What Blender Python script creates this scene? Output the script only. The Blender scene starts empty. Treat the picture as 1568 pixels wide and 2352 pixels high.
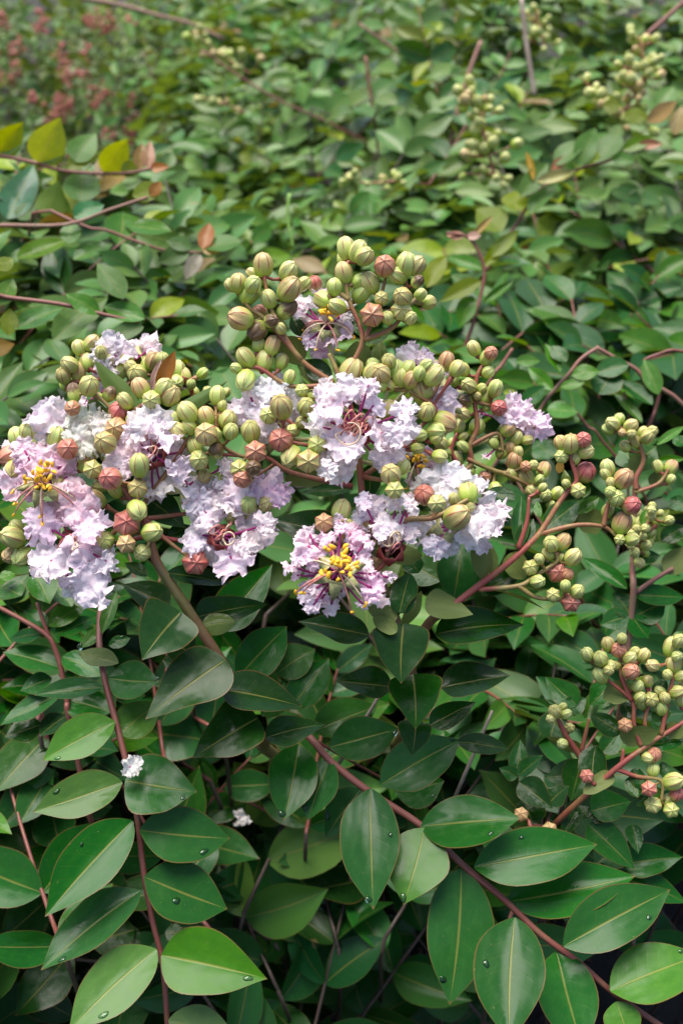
import bpy, math, random
import numpy as np
from mathutils import Vector, Matrix, noise as mnoise

# ------------------------------------------------------------------ camera, sky, sun, exposure
SC = bpy.context.scene
COL = SC.collection
CAM_H, PITCH = 0.85, math.radians(35.0)
TX, TY = 0.3125, 0.46875                      # half width / half height of the view at 1 m
FWD = Vector((0, math.cos(PITCH), -math.sin(PITCH)))
UPV = Vector((0, math.sin(PITCH), math.cos(PITCH)))
RGT = Vector((1, 0, 0))
EYE = Vector((0, 0, CAM_H))
cam_d = bpy.data.cameras.new('camera'); cam = bpy.data.objects.new('camera', cam_d); COL.objects.link(cam)
cam.location = EYE; cam.rotation_euler = (math.pi/2 - PITCH, 0, 0)
cam_d.sensor_fit = 'VERTICAL'; cam_d.sensor_height = 36.0; cam_d.lens = 36.0/(2*TY)
cam_d.clip_start = 0.01; cam_d.clip_end = 200.0
cam_d.dof.use_dof = True; cam_d.dof.focus_distance = 0.402
cam_d.dof.aperture_fstop = (cam_d.lens*1e-3)/0.0031
SC.camera = cam

SUN_EL, SUN_AZ = math.radians(74), math.radians(-35)      # azimuth from +Y, towards -X
W = bpy.data.worlds.new('World'); SC.world = W; W.use_nodes = True
wn = W.node_tree.nodes; wl = W.node_tree.links
sky = wn.new('ShaderNodeTexSky'); sky.sky_type = 'NISHITA'; sky.sun_disc = False
sky.sun_elevation = SUN_EL; sky.sun_rotation = SUN_AZ
sky.air_density = 1.0; sky.dust_density = 3.0; sky.ozone_density = 1.0
bg = wn['Background']; bg.inputs['Strength'].default_value = 0.055
wl.new(sky.outputs['Color'], bg.inputs['Color'])
sun_d = bpy.data.lights.new('sun', 'SUN'); sun_d.energy = 1.5; sun_d.angle = math.radians(45); sun_d.color = (1.0, 0.955, 0.88)
sun = bpy.data.objects.new('sun', sun_d); COL.objects.link(sun)
sdir = Vector((math.sin(SUN_AZ)*math.cos(SUN_EL), math.cos(SUN_AZ)*math.cos(SUN_EL), math.sin(SUN_EL)))
sun.rotation_euler = sdir.to_track_quat('Z', 'Y').to_euler(); sun.location = (0, 0, 4)
SC.view_settings.view_transform = 'Standard'; SC.view_settings.look = 'None'
SC.view_settings.exposure = 2.1; SC.view_settings.gamma = 1.0; SC.view_settings.use_curve_mapping = False
SC.cycles.max_bounces = 8; SC.cycles.diffuse_bounces = 4; SC.cycles.glossy_bounces = 3
SC.cycles.transmission_bounces = 6; SC.cycles.caustics_reflective = False; SC.cycles.caustics_refractive = False

# ------------------------------------------------------------------ helpers
RN = random.Random(7)
def P(x, y, d):
    """Point of the place: column/row of a 1568 x 2352 survey grid of the view, and metres along the view axis."""
    return EYE + d*(FWD + RGT*((x-784)/784*TX) + UPV*((1176-y)/1176*TY))
def px(d): return TX/784*d
def up_at(p): return (EYE-p).normalized()

def tag(o, label=None, cat=None, group=None, kind=None):
    if label: o['label'] = label
    if cat: o['category'] = cat
    if group: o['group'] = group
    if kind: o['kind'] = kind
    return o
def empty(name, loc):
    o = bpy.data.objects.new(name, None); o.location = loc; o.empty_display_size = 0.02; COL.objects.link(o); return o
def put(name, mesh, parent=None, mat=None, world=None, color=None):
    """Link one mesh object; world = its world matrix. Parents here stand unrotated and unscaled, so only offsets are undone."""
    o = bpy.data.objects.new(name, mesh); COL.objects.link(o)
    if mat is not None and not mesh.materials: mesh.materials.append(mat)
    if color: o.color = (*color[:3], color[3] if len(color) > 3 else 1)
    if parent is not None:
        o.parent = parent
        off = Vector(parent.get('_off', (0, 0, 0)))
    else: off = Vector((0, 0, 0))
    m = world.copy() if world is not None else Matrix.Identity(4)
    o.matrix_basis = Matrix.Translation(-off) @ m
    return o
def setoff(o, p): o['_off'] = (p.x, p.y, p.z)
def mesh_np(name, V, F, uv=None, smooth=True):
    me = bpy.data.meshes.new(name)
    me.from_pydata([tuple(v) for v in V], [], [tuple(f) for f in F])
    if uv is not None:
        l = me.uv_layers.new(name='UVMap')
        vi = np.empty(len(me.loops), dtype=np.int32); me.loops.foreach_get('vertex_index', vi)
        l.data.foreach_set('uv', np.asarray(uv, dtype=np.float32)[vi].ravel())
    if smooth: me.polygons.foreach_set('use_smooth', [True]*len(me.polygons))
    me.update(); return me
def frame(x, n):
    x = x.normalized(); y = n.cross(x)
    if y.length < 1e-5: y = Vector((0, 1, 0)).cross(x)
    y.normalize(); z = x.cross(y)
    return x, y, z
def mat4(x, y, z, o, s=(1, 1, 1)):
    return Matrix(((x.x*s[0], y.x*s[1], z.x*s[2], o.x), (x.y*s[0], y.y*s[1], z.y*s[2], o.y),
                   (x.z*s[0], y.z*s[1], z.z*s[2], o.z), (0, 0, 0, 1)))
class MB:
    def __init__(s): s.V = []; s.F = []; s.U = []
    def add(s, V, F, U=None):
        b = len(s.V); s.V.extend(V); s.F.extend([tuple(i+b for i in f) for f in F])
        s.U.extend(U if U is not None else [(0, 0)]*len(V))
    def tube(s, pts, radii, n=7):
        pts = [Vector(p) for p in pts]
        if not hasattr(radii, '__len__'): radii = [radii]*len(pts)
        V = []; U = []; ref = None
        for i, p in enumerate(pts):
            t = (pts[min(i+1, len(pts)-1)] - pts[max(i-1, 0)])
            if t.length < 1e-9: t = Vector((0, 0, 1))
            t.normalize()
            if ref is None: ref = t.orthogonal().normalized()
            ref = (ref - t*ref.dot(t)); ref = ref.normalized() if ref.length > 1e-6 else t.orthogonal().normalized()
            b = t.cross(ref)
            for k in range(n):
                a = 2*math.pi*k/n
                V.append(p + (ref*math.cos(a) + b*math.sin(a))*radii[i]); U.append((i/max(1, len(pts)-1), k/n))
        F = []
        for i in range(len(pts)-1):
            for k in range(n):
                k2 = (k+1) % n
                F.append((i*n+k, i*n+k2, (i+1)*n+k2, (i+1)*n+k))
        F.append(tuple(range(n-1, -1, -1))); F.append(tuple((len(pts)-1)*n+k for k in range(n)))
        s.add(V, F, U)
    def mesh(s, name, off=Vector((0, 0, 0))):
        return mesh_np(name, [v-off for v in s.V], s.F, s.U)
def smooth_line(pts, sub=4):
    pts = [Vector(p) for p in pts]
    if len(pts) < 3: return [pts[0].lerp(pts[-1], i/sub) for i in range(sub+1)]
    out = []
    for i in range(len(pts)-1):
        p0 = pts[max(i-1, 0)]; p1 = pts[i]; p2 = pts[i+1]; p3 = pts[min(i+2, len(pts)-1)]
        for k in range(sub):
            t = k/sub
            out.append(0.5*((2*p1) + (p2-p0)*t + (2*p0-5*p1+4*p2-p3)*t*t + (3*p1-p0-3*p2+p3)*t**3))
    out.append(pts[-1]); return out

# ------------------------------------------------------------------ materials
class NT:
    def __init__(s, name):
        s.m = bpy.data.materials.new(name); s.m.use_nodes = True
        s.n = s.m.node_tree.nodes; s.l = s.m.node_tree.links
        s.b = s.n['Principled BSDF']; s.o = s.n['Material Output']
    def new(s, t, **kw):
        x = s.n.new(t)
        for k, v in kw.items(): setattr(x, k, v)
        return x
    def put(s, sock, v):
        if hasattr(v, 'is_linked') or isinstance(v, bpy.types.NodeSocket): s.l.new(v, sock)
        elif isinstance(v, (tuple, list)) and len(v) == 3 and sock.type == 'RGBA': sock.default_value = (*v, 1)
        else: sock.default_value = v
    def math(s, op, a, b=None, c=None, clamp=False):
        x = s.new('ShaderNodeMath', operation=op, use_clamp=clamp)
        for i, v in enumerate((a, b, c)):
            if v is not None: s.put(x.inputs[i], v)
        return x.outputs[0]
    def step(s, v, a, b, lo=0.0, hi=1.0):
        x = s.new('ShaderNodeMapRange', interpolation_type='SMOOTHSTEP')
        s.put(x.inputs['Value'], v); s.put(x.inputs['From Min'], a); s.put(x.inputs['From Max'], b)
        s.put(x.inputs['To Min'], lo); s.put(x.inputs['To Max'], hi); return x.outputs[0]
    def mix(s, f, a, b, mode='MIX'):
        x = s.new('ShaderNodeMix', data_type='RGBA', blend_type=mode)
        s.put(x.inputs[0], f); s.put(x.inputs[6], a); s.put(x.inputs[7], b); return x.outputs[2]
    def noise(s, scale, vec=None, detail=3.0, rough=0.55):
        x = s.new('ShaderNodeTexNoise'); x.inputs['Scale'].default_value = scale; x.inputs['Detail'].default_value = detail
        x.inputs['Roughness'].default_value = rough
        if vec is not None: s.l.new(vec, x.inputs['Vector'])
        return x.outputs[0]
    def coord(s, k): return s.new('ShaderNodeTexCoord').outputs[k]
    def bump(s, h, strength, dist):
        x = s.new('ShaderNodeBump'); x.inputs['Strength'].default_value = strength; x.inputs['Distance'].default_value = dist
        s.l.new(h, x.inputs['Height']); return x.outputs[0]
    def hsv(s, col, h=0.5, sat=1.0, v=1.0):
        x = s.new('ShaderNodeHueSaturation'); s.put(x.inputs['Hue'], h); s.put(x.inputs['Saturation'], sat); s.put(x.inputs['Value'], v)
        s.put(x.inputs['Color'], col); return x.outputs[0]

def leaf_material(name, rough=0.36, transl=0.22, margin=1.0, spec=0.42):
    t = NT(name)
    uv = t.new('ShaderNodeSeparateXYZ'); t.l.new(t.coord('UV'), uv.inputs[0])
    u, v = uv.outputs[0], uv.outputs[1]
    av = t.math('ABSOLUTE', t.math('MULTIPLY_ADD', v, 2.0, -1.0))
    oi = t.new('ShaderNodeObjectInfo'); geo = t.new('ShaderNodeNewGeometry')
    isl = geo.outputs['Random Per Island']
    base = t.hsv(oi.outputs['Color'], t.math('MULTIPLY_ADD', isl, 0.05, 0.478), t.math('MULTIPLY_ADD', oi.outputs['Random'], 0.2, 0.88),
                 t.math('MULTIPLY_ADD', t.math('FRACT', t.math('MULTIPLY', isl, 17.31)), 0.5, 0.75))
    vec = t.coord('Object')
    n1 = t.noise(6.0, vec, 4.0)
    base = t.mix(t.step(n1, 0.35, 0.75, 0.0, 0.45), base, t.hsv(base, 0.485, 1.05, 1.35))
    # side veins run forward from the midrib
    ph = t.math('FRACT', t.math('MULTIPLY', t.math('SUBTRACT', u, t.math('MULTIPLY', t.math('POWER', av, 1.3), 0.17)), 8.5))
    vein = t.step(t.math('ABSOLUTE', t.math('SUBTRACT', ph, 0.5)), 0.0, 0.075, 1.0, 0.0)
    vein = t.math('MULTIPLY', vein, t.step(av, 0.62, 0.9, 1.0, 0.0))
    rib = t.step(av, 0.012, 0.055, 1.0, 0.0)
    rib = t.math('MULTIPLY', rib, t.step(u, 0.75, 1.0, 1.0, 0.35))
    pale = t.mix(0.65, t.hsv(base, 0.47, 0.9, 1.4), (0.22, 0.20, 0.04))
    base = t.mix(t.math('MULTIPLY', vein, 0.05), base, pale)
    base = t.mix(t.math('MULTIPLY', rib, 0.72), base, pale)
    edge = t.math('MAXIMUM', t.step(av, 0.945, 0.985), t.step(u, 0.955, 0.99))
    base = t.mix(t.math('MULTIPLY', edge, 0.62*margin), base, (0.15, 0.075, 0.025))
    spot = t.step(t.noise(38.0, vec, 1.0), 0.765, 0.79)
    base = t.mix(t.math('MULTIPLY', spot, 0.7), base, (0.24, 0.17, 0.07))
    under = t.mix(0.75, base, t.mix(0.5, (0.11, 0.15, 0.035), oi.outputs['Color']))
    colr = t.mix(geo.outputs['Backfacing'], base, under)
    t.put(t.b.inputs['Base Color'], colr)
    t.put(t.b.inputs['Roughness'], t.math('ADD', t.step(n1, 0.3, 0.7, rough-0.06, rough+0.07), t.math('MULTIPLY', geo.outputs['Backfacing'], 0.25)))
    t.put(t.b.inputs['Specular IOR Level'], spec)
    h = t.math('ADD', t.math('MULTIPLY', vein, -0.05), t.math('ADD', t.math('MULTIPLY', rib, -0.5), t.math('MULTIPLY', t.noise(4.0, vec, 1.0), 1.5)))
    nb = t.bump(h, 0.22, 0.0008); t.l.new(nb, t.b.inputs['Normal'])
    tr = t.new('ShaderNodeBsdfTranslucent'); t.l.new(nb, tr.inputs['Normal'])
    t.put(tr.inputs['Color'], t.hsv(colr, 0.465, 1.15, 1.9))
    mx = t.new('ShaderNodeMixShader'); mx.inputs[0].default_value = transl
    t.l.new(t.b.outputs[0], mx.inputs[1]); t.l.new(tr.outputs[0], mx.inputs[2]); t.l.new(mx.outputs[0], t.o.inputs['Surface'])
    return t.m
M_LEAF = leaf_material('leaf_glossy', 0.22, 0.10, 1.0, 0.15)
M_LEAF_THIN = leaf_material('leaf_thin', 0.36, 0.5, 0.7, 0.24)
M_LEAF_BACK = leaf_material('leaf_satin', 0.34, 0.22, 0.5, 0.24)

def bud_material():
    t = NT('bud_skin')
    oi = t.new('ShaderNodeObjectInfo'); c = t.new('ShaderNodeSeparateColor'); t.l.new(oi.outputs['Color'], c.inputs[0])
    red, brown = c.outputs[0], c.outputs[1]
    vec = t.coord('Object'); s = t.new('ShaderNodeSeparateXYZ'); t.l.new(vec, s.inputs[0])
    ang = t.math('ARCTAN2', s.outputs[1], s.outputs[0])
    cs = t.math('COSINE', t.math('MULTIPLY', ang, 6.0))
    n = t.noise(3.0, vec, 3.0)
    seam = t.math('MULTIPLY', t.step(cs, 0.84, 0.97), t.step(s.outputs[2], 0.25, 0.75))
    seam = t.math('MULTIPLY', seam, t.step(n, 0.3, 0.5, 0.5, 1.0))
    green = t.mix(oi.outputs['Random'], (0.30, 0.42, 0.045), (0.41, 0.50, 0.09))
    green = t.mix(t.step(s.outputs[2], 0.1, 1.1), green, t.hsv(green, 0.49, 0.8, 1.22))
    pk = t.mix(t.step(n, 0.35, 0.7), (0.42, 0.085, 0.08), (0.54, 0.20, 0.155))
    f = t.math('MULTIPLY', t.step(t.math('ADD', s.outputs[2], t.math('MULTIPLY', n, 0.5)), 0.35, 1.05), red, clamp=True)
    col = t.mix(t.math('MULTIPLY', f, 1.0), green, pk)
    col = t.mix(t.math('MULTIPLY', seam, t.math('MULTIPLY_ADD', red, 0.35, 0.65)), col, (0.27, 0.03, 0.035))
    br = t.math('MULTIPLY', brown, t.step(t.math('ADD', s.outputs[2], n), 0.9, 1.35))
    col = t.mix(br, col, (0.13, 0.075, 0.035))
    t.put(t.b.inputs['Base Color'], col); t.put(t.b.inputs['Roughness'], 0.42)
    t.put(t.b.inputs['Subsurface Weight'], 0.0)
    t.l.new(t.bump(t.math('ADD', t.noise(14.0, vec, 3.0), t.math('MULTIPLY', seam, 0.4)), 0.25, 0.0006), t.b.inputs['Normal'])
    return t.m
M_BUD = bud_material()

def petal_material(name='petal_tissue', core=0.30):
    t = NT(name)
    oi = t.new('ShaderNodeObjectInfo'); uv = t.new('ShaderNodeSeparateXYZ'); t.l.new(t.coord('UV'), uv.inputs[0])
    r = uv.outputs[1]; vec = t.coord('Object')
    n = t.noise(420.0, vec, 3.0); n2 = t.noise(1500.0, vec, 3.0, 0.65)
    col = t.mix(t.step(n, 0.3, 0.7), oi.outputs['Color'], t.hsv(oi.outputs['Color'], 0.5, 0.55, 1.05))
    col = t.mix(t.step(r, 0.0, 0.38, core, 0.0), col, (0.70, 0.30, 0.52))
    claw = t.step(r, -0.12, -0.02, 1.0, 0.0)
    col = t.mix(claw, col, (0.42, 0.05, 0.22))
    rim = t.math('MULTIPLY', t.step(r, 0.90, 1.0), t.step(n, 0.56, 0.66))
    col = t.mix(t.math('MULTIPLY', rim, 0.35), col, (0.60, 0.45, 0.25))
    t.put(t.b.inputs['Base Color'], col); t.put(t.b.inputs['Roughness'], 0.6); t.put(t.b.inputs['Specular IOR Level'], 0.25)
    nb = t.bump(t.math('ADD', t.noise(700.0, vec, 3.0, 0.6), t.math('MULTIPLY', n2, 0.3)), 0.55, 0.0009); t.l.new(nb, t.b.inputs['Normal'])
    tr = t.new('ShaderNodeBsdfTranslucent'); t.put(tr.inputs['Color'], t.hsv(col, 0.5, 1.1, 1.0)); t.l.new(nb, tr.inputs['Normal'])
    mx = t.new('ShaderNodeMixShader'); mx.inputs[0].default_value = 0.33
    t.l.new(t.b.outputs[0], mx.inputs[1]); t.l.new(tr.outputs[0], mx.inputs[2]); t.l.new(mx.outputs[0], t.o.inputs['Surface'])
    return t.m
M_PETAL = petal_material(); M_PETAL_OLD = petal_material('petal_withered', 0.0)

def stem_material(name, a, b, c):
    t = NT(name); vec = t.coord('Object')
    n = t.noise(160.0, vec, 3.0); n2 = t.noise(45.0, vec, 2.0)
    col = t.mix(t.step(n2, 0.35, 0.65), a, b); col = t.mix(t.step(n, 0.52, 0.75, 0.0, 0.6), col, c)
    t.put(t.b.inputs['Base Color'], col); t.put(t.b.inputs['Roughness'], 0.5)
    t.l.new(t.bump(n, 0.4, 0.0004), t.b.inputs['Normal'])
    return t.m
M_STEM_RED = stem_material('stem_rosy', (0.15, 0.040, 0.030), (0.20, 0.065, 0.045), (0.17, 0.09, 0.04))
M_STEM_GRN = stem_material('stem_olive', (0.14, 0.12, 0.035), (0.17, 0.075, 0.035), (0.24, 0.20, 0.06))
M_STEM_TAN = stem_material('stem_tan', (0.21, 0.12, 0.075), (0.25, 0.10, 0.075), (0.30, 0.21, 0.13))
M_STEM_BUD = stem_material('stem_bud', (0.26, 0.055, 0.04), (0.24, 0.17, 0.05), (0.33, 0.30, 0.09))
M_WOOD = stem_material('old_wood', (0.045, 0.030, 0.022), (0.065, 0.040, 0.030), (0.09, 0.07, 0.05))
M_TWIG = stem_material('twig_dead', (0.20, 0.15, 0.11), (0.28, 0.22, 0.17), (0.36, 0.31, 0.25))

def plain(name, col, rough=0.5, var=0.25, scale=900.0, transl=0.0):
    t = NT(name); n = t.noise(scale, t.coord('Object'), 3.0)
    c = t.mix(t.step(n, 0.3, 0.7), tuple(x*(1-var) for x in col), tuple(min(1, x*(1+var)) for x in col))
    t.put(t.b.inputs['Base Color'], c); t.put(t.b.inputs['Roughness'], rough)
    t.l.new(t.bump(n, 0.3, 0.0003), t.b.inputs['Normal'])
    return t.m
M_ANTHER = plain('anther_yellow', (0.86, 0.46, 0.02), 0.6, 0.2)
M_ANTHER_OLD = plain('anther_old', (0.42, 0.20, 0.08), 0.6, 0.3)
M_FIL = plain('filament_rose', (0.50, 0.18, 0.15), 0.45, 0.25)
M_FIL_PALE = plain('filament_pale', (0.60, 0.45, 0.30), 0.45, 0.2)
M_SEPAL = plain('sepal_pale', (0.44, 0.42, 0.17), 0.5, 0.2)
M_SEPAL_RED = plain('sepal_red', (0.30, 0.05, 0.04), 0.5, 0.3)
M_DEAD = leaf_material('leaf_dead', 0.6, 0.1, 0.5, 0.25)

def soil_material():
    t = NT('soil'); vec = t.coord('Object')
    n = t.noise(60.0, vec, 8.0, 0.7); n2 = t.noise(9.0, vec, 4.0)
    col = t.mix(t.step(n, 0.3, 0.75), (0.006, 0.005, 0.0045), (0.026, 0.021, 0.018))
    col = t.mix(t.step(n2, 0.5, 0.7, 0.0, 0.5), col, (0.018, 0.015, 0.013))
    t.put(t.b.inputs['Base Color'], col); t.put(t.b.inputs['Roughness'], 0.85)
    t.l.new(t.bump(t.noise(140.0, vec, 8.0, 0.7), 0.8, 0.006), t.b.inputs['Normal'])
    return t.m
M_SOIL = soil_material()

# ------------------------------------------------------------------ leaf shapes (shared meshes)
WU = [0, .03, .08, .16, .27, .39, .51, .63, .75, .86, .94, 1.0]
def outline(kind):
    if kind == 'ell': w = [.05, .22, .45, .70, .91, 1.0, .98, .87, .67, .39, .16, .0]
    elif kind == 'heart': w = [.10, .48, .78, .97, 1.0, .93, .82, .66, .47, .27, .11, .0]
    elif kind == 'ovate': w = [.06, .34, .63, .87, 1.0, 1.0, .90, .75, .54, .30, .12, .0]
    elif kind == 'round': w = [.12, .42, .68, .88, .99, 1.0, .99, .93, .80, .56, .30, .0]
    else: w = [.05, .18, .36, .58, .80, .95, 1.0, .92, .72, .44, .20, .0]
    return w
def smooth_at(X, Y, u):
    i = max(0, min(len(X)-2, sum(1 for x in X if x <= u)-1)); h = X[i+1]-X[i]; t = (u-X[i])/h
    m0 = (Y[i+1]-Y[max(0, i-1)])/(X[i+1]-X[max(0, i-1)]); j = min(len(X)-1, i+2); m1 = (Y[j]-Y[i])/(X[j]-X[i])
    return max(0.0, (2*t**3-3*t*t+1)*Y[i] + (t**3-2*t*t+t)*h*m0 + (-2*t**3+3*t*t)*Y[i+1] + (t**3-t*t)*h*m1)
def leaf_arrays(kind, fold, droop, wave, seed, nv=5, asym=0.0, curl=0.0):
    r = random.Random(seed); w = outline(kind); V = []; U = []; WX = WU
    if nv == 7:
        WX = [(1-math.cos(math.pi*(k/21)**.95))/2 for k in range(22)]; WX[-1] = 1.0
        w = [smooth_at(WU, w, u) for u in WX]
    ph = r.uniform(0, 6.28); ph2 = r.uniform(0, 6.28); side = r.uniform(-.05, .05)
    vs = [-1 + 2*k/(nv-1) for k in range(nv)]
    for i, u in enumerate(WX):
        for v in vs:
            y = v*w[i]*0.5*(1 + asym*v) * (1 + 0.03*math.sin(11*u+ph+v))
            z = fold*abs(v)**1.25*w[i]*0.5*0.42 - droop*u*u + droop*0.35*u + wave*abs(v)*math.sin(7.5*u+(ph if v > 0 else ph2))*w[i]
            z -= curl*(abs(v)**2)*w[i]*0.5
            V.append((u - 0.5*droop*droop*u**3, y + side*math.sin(math.pi*u), z)); U.append((u, 0.5+0.5*v))
    F = []
    for i in range(len(WX)-1):
        for k in range(nv-1):
            a = i*nv+k; F.append((a, a+nv, a+nv+1, a+1))
    return np.array(V), F, U
LEAF = {}
def leafset(key, n, kind, fold, droop, wave, nv=5, curl=(0, 0)):
    r = random.Random(hash(key) % 1000 if False else sum(map(ord, key)))
    L = []
    for i in range(n):
        a = leaf_arrays(kind, r.uniform(*fold), r.uniform(*droop), r.uniform(*wave), 100*i+len(key), nv, r.uniform(-.06, .06), r.uniform(*curl))
        L.append((a, mesh_np('leaf_'+key, a[0], a[1], a[2])))
    LEAF[key] = L
leafset('ell', 7, 'ell', (.1, .4), (-.02, .16), (.005, .03), 7)
leafset('ovate', 6, 'ovate', (.1, .4), (-.03, .14), (.005, .03), 7)
leafset('heart', 6, 'heart', (.15, .5), (.10, .28), (.015, .05), 7)
leafset('round', 5, 'round', (-.1, .3), (-.1, .1), (.0, .03), 7, (0.05, .25))
leafset('obl', 6, 'obl', (.15, .55), (.0, .22), (.01, .05), 7)
leafset('back', 8, 'ell', (.15, .6), (-.05, .28), (.0, .03), 5)
leafset('ladder', 4, 'obl', (.2, .7), (.0, .2), (.0, .03), 3)
def tint(c, r=RN, v=0.15):
    k = 1 + r.uniform(-v, v); return tuple(x*k*(1+r.uniform(-.06, .06)) for x in c)
def leaf_matrix(base, direction, normal, L, Wd):
    x, y, z = frame(direction, normal); return mat4(x, y, z, base, (L, Wd, L))
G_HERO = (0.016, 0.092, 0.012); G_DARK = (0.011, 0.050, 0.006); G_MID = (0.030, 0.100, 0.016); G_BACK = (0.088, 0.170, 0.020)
G_LIME = (0.21, 0.28, 0.015); G_OLIVE = (0.15, 0.19, 0.05); G_FRESH = (0.050, 0.150, 0.012); G_PALE = (0.13, 0.24, 0.07)
def leaf(parent, b, t, w, d, kind='ell', col=G_HERO, nrm=(0.6, 0.5), jit=0.12, mat=None, flip=False, seed=None, lean=None, side=0.0):
    """One leaf between two places; nrm = (towards the eye, up) mix of the way its upper face looks."""
    r = RN
    B = P(b[0], b[1], d)
    n = up_at(B)*nrm[0] + Vector((0, 0, 1))*nrm[1] + RGT*side + Vector((r.gauss(0, jit), r.gauss(0, jit), r.gauss(0, jit)))
    n.normalize()
    ray = (P(t[0], t[1], 1.0) - EYE)
    den = ray.dot(n); dt = (B-EYE).dot(n)/den if abs(den) > 0.15 else d
    lim = 0.6*math.hypot(t[0]-b[0], t[1]-b[1])*px(d)
    dt = max(d-lim, min(d+lim, dt)) if lean is None else d+lean
    T = EYE + ray*dt
    if flip: n = -n
    vd = (B-EYE).normalized(); x, y, z = frame(T-B, n)
    L = (T-B).length; Wd = w*px(d)/max(0.5, abs(z.dot(vd)))
    Wd = min(Wd, 0.95*L)
    if kind == 'back' or mat is None: mat = mat or M_LEAF
    a, me = r.choice(LEAF[kind])
    o = put('leaf', me, parent, mat, mat4(x, y, z, B, (L, Wd, L)), tint(col))
    if col in (G_LIME, G_PALE):
        o.material_slots[0].link = 'OBJECT'; o.material_slots[0].material = M_LEAF_THIN
    return o
for key, ls in LEAF.items():
    for a, me in ls: me.materials.append(M_LEAF if key not in ('back', 'ladder') else M_LEAF_BACK)

# ------------------------------------------------------------------ buds (shared meshes)
def bud_mesh(long, ridge, star, seed, bumpy=0.0):
    r = random.Random(seed); NS, NR = 36, 14; V = []; F = []; U = []
    H = 1.0*long
    for i in range(NR):
        t = i/(NR-1); a = math.pi*(t**0.95)
        for k in range(NS):
            an = 2*math.pi*k/NS; c6 = math.cos(6*an)
            prof = math.sin(a)**0.78
            rr = 0.5*prof*(1 + (0.10 if t < .35 else 0)*0) * (1 - 0.12*(1-t)**2)
            rr *= 1 + ridge*(c6 - .3*c6*c6)*(0.35+0.85*t)
            z = H*(0.5 - 0.5*math.cos(a))
            if star and 0.55 < t < 0.85: rr *= 1 + star*max(0, c6)**1.5*math.sin((t-.55)/.3*math.pi)
            if t > 0.8: z += 0.035*max(0, c6)
            if t > 0.97: z += 0.05
            if bumpy and t > .5: z += bumpy*r.uniform(-1, 1); rr *= 1 + bumpy*r.uniform(-1, 1)
            V.append((rr*math.cos(an), rr*math.sin(an), z)); U.append((k/NS, t))
    for i in range(NR-1):
        for k in range(NS):
            k2 = (k+1) % NS; F.append((i*NS+k, i*NS+k2, (i+1)*NS+k2, (i+1)*NS+k))
    me = mesh_np('bud', V, F, U); me.materials.append(M_BUD); return me
BUDS = {'g': [bud_mesh(1.15, .05, 0, 1), bud_mesh(1.28, .065, .05, 2), bud_mesh(1.08, .045, .04, 3), bud_mesh(1.2, .07, 0, 6, .012)],
        'r': [bud_mesh(1.0, .03, 0, 4), bud_mesh(1.06, .025, .03, 5)],
        's': [bud_mesh(0.95, .07, .14, 7), bud_mesh(0.9, .06, .17, 8)]}

def bud(parent, p, radius, axis, red=0.1, brown=0.0, star=False):
    kind = 's' if star else ('r' if red > .6 else 'g')
    me = RN.choice(BUDS[kind]); z = axis.normalized(); x = z.orthogonal().normalized()
    q = Matrix.Rotation(RN.uniform(0, 6.28), 3, z); x = q @ x; y = z.cross(x)
    s = 2*radius*RN.uniform(0.94, 1.06); h = me.name and s
    base = p - z*h*0.52
    return put('bud', me, parent, None, mat4(x, y, z, base, (s, s, s)), (min(1, red*1.05), brown, RN.random())), base

# ------------------------------------------------------------------ petals and flowers
def petal_mesh(base, centre, R, n, seed, ruf=1.0):
    """Crinkled limb on a thin claw. Coordinates relative to base; v of the UV is negative on the claw."""
    r = random.Random(seed); NA, NR = 72, 10
    c = centre - base; ax = c.normalized() if c.length > 1e-6 else Vector((1, 0, 0))
    x = ax - n*ax.dot(n); x = x.normalized() if x.length > 1e-4 else n.orthogonal().normalized()
    y = n.cross(x)
    js = [(k, r.uniform(0, 6.28)) for k in (2, 3, 7, 13, 21)]; jm = [.10, .07, .06, .05, .04]
    el = r.uniform(.85, 1.2); cup = r.uniform(-.35, .25); so = Vector((r.uniform(-50, 50), r.uniform(-50, 50), r.uniform(-50, 50)))
    V = [c]; U = [(0.5, 0.0)]; F = []
    for i in range(1, NR+1):
        q = i/NR
        for k in range(NA):
            a = 2*math.pi*k/NA
            rr = q*(1 + q*q*(sum(m*math.sin(kk*a+p) for (kk, p), m in zip(js, jm)) + (r.uniform(-.06, .06) if i == NR else 0)))
            notch = math.exp(-(((a+math.pi) % (2*math.pi)-math.pi)/0.35)**2)     # towards the claw
            rr *= 1 - 0.30*notch*q
            u, w = -rr*math.cos(a)*el, rr*math.sin(a); pp = Vector((u, w, 0))
            dv = mnoise.noise_vector(pp*1.3 + so)*.30 + mnoise.noise_vector(pp*3.1 + so)*.24 + mnoise.noise_vector(pp*6.5 - so)*(.15*q)
            ed = math.sin(15*a + 6*mnoise.noise(pp*2 + so))*.10*q**4
            V.append(c + (x*(u + dv.x*q) + y*(w + dv.y*q) + n*(dv.z*1.5*ruf*min(1, q*1.6) + cup*q*q*.8 + ed))*R); U.append((k/NA, q))
    for k in range(NA):
        k2 = (k+1) % NA; F.append((0, 1+k, 1+k2))
        for i in range(NR-1):
            F.append((1+i*NA+k, 1+(i+1)*NA+k, 1+(i+1)*NA+k2, 1+i*NA+k2))
    m = MB(); m.add(V, F, U)
    pts = smooth_line([Vector((0, 0, 0)), c*0.5 + n*(-0.10*c.length), c - n*R*0.03], 3)
    t = MB(); t.tube(pts, [0.00042]*len(pts), 6); m.add(t.V, t.F, [(0, -0.2)]*len(t.V))
    return m.mesh('petal')
PW = (0.93, 0.845, 0.86); PP = (0.89, 0.49, 0.69); PC = (0.86, 0.83, 0.72)
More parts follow.
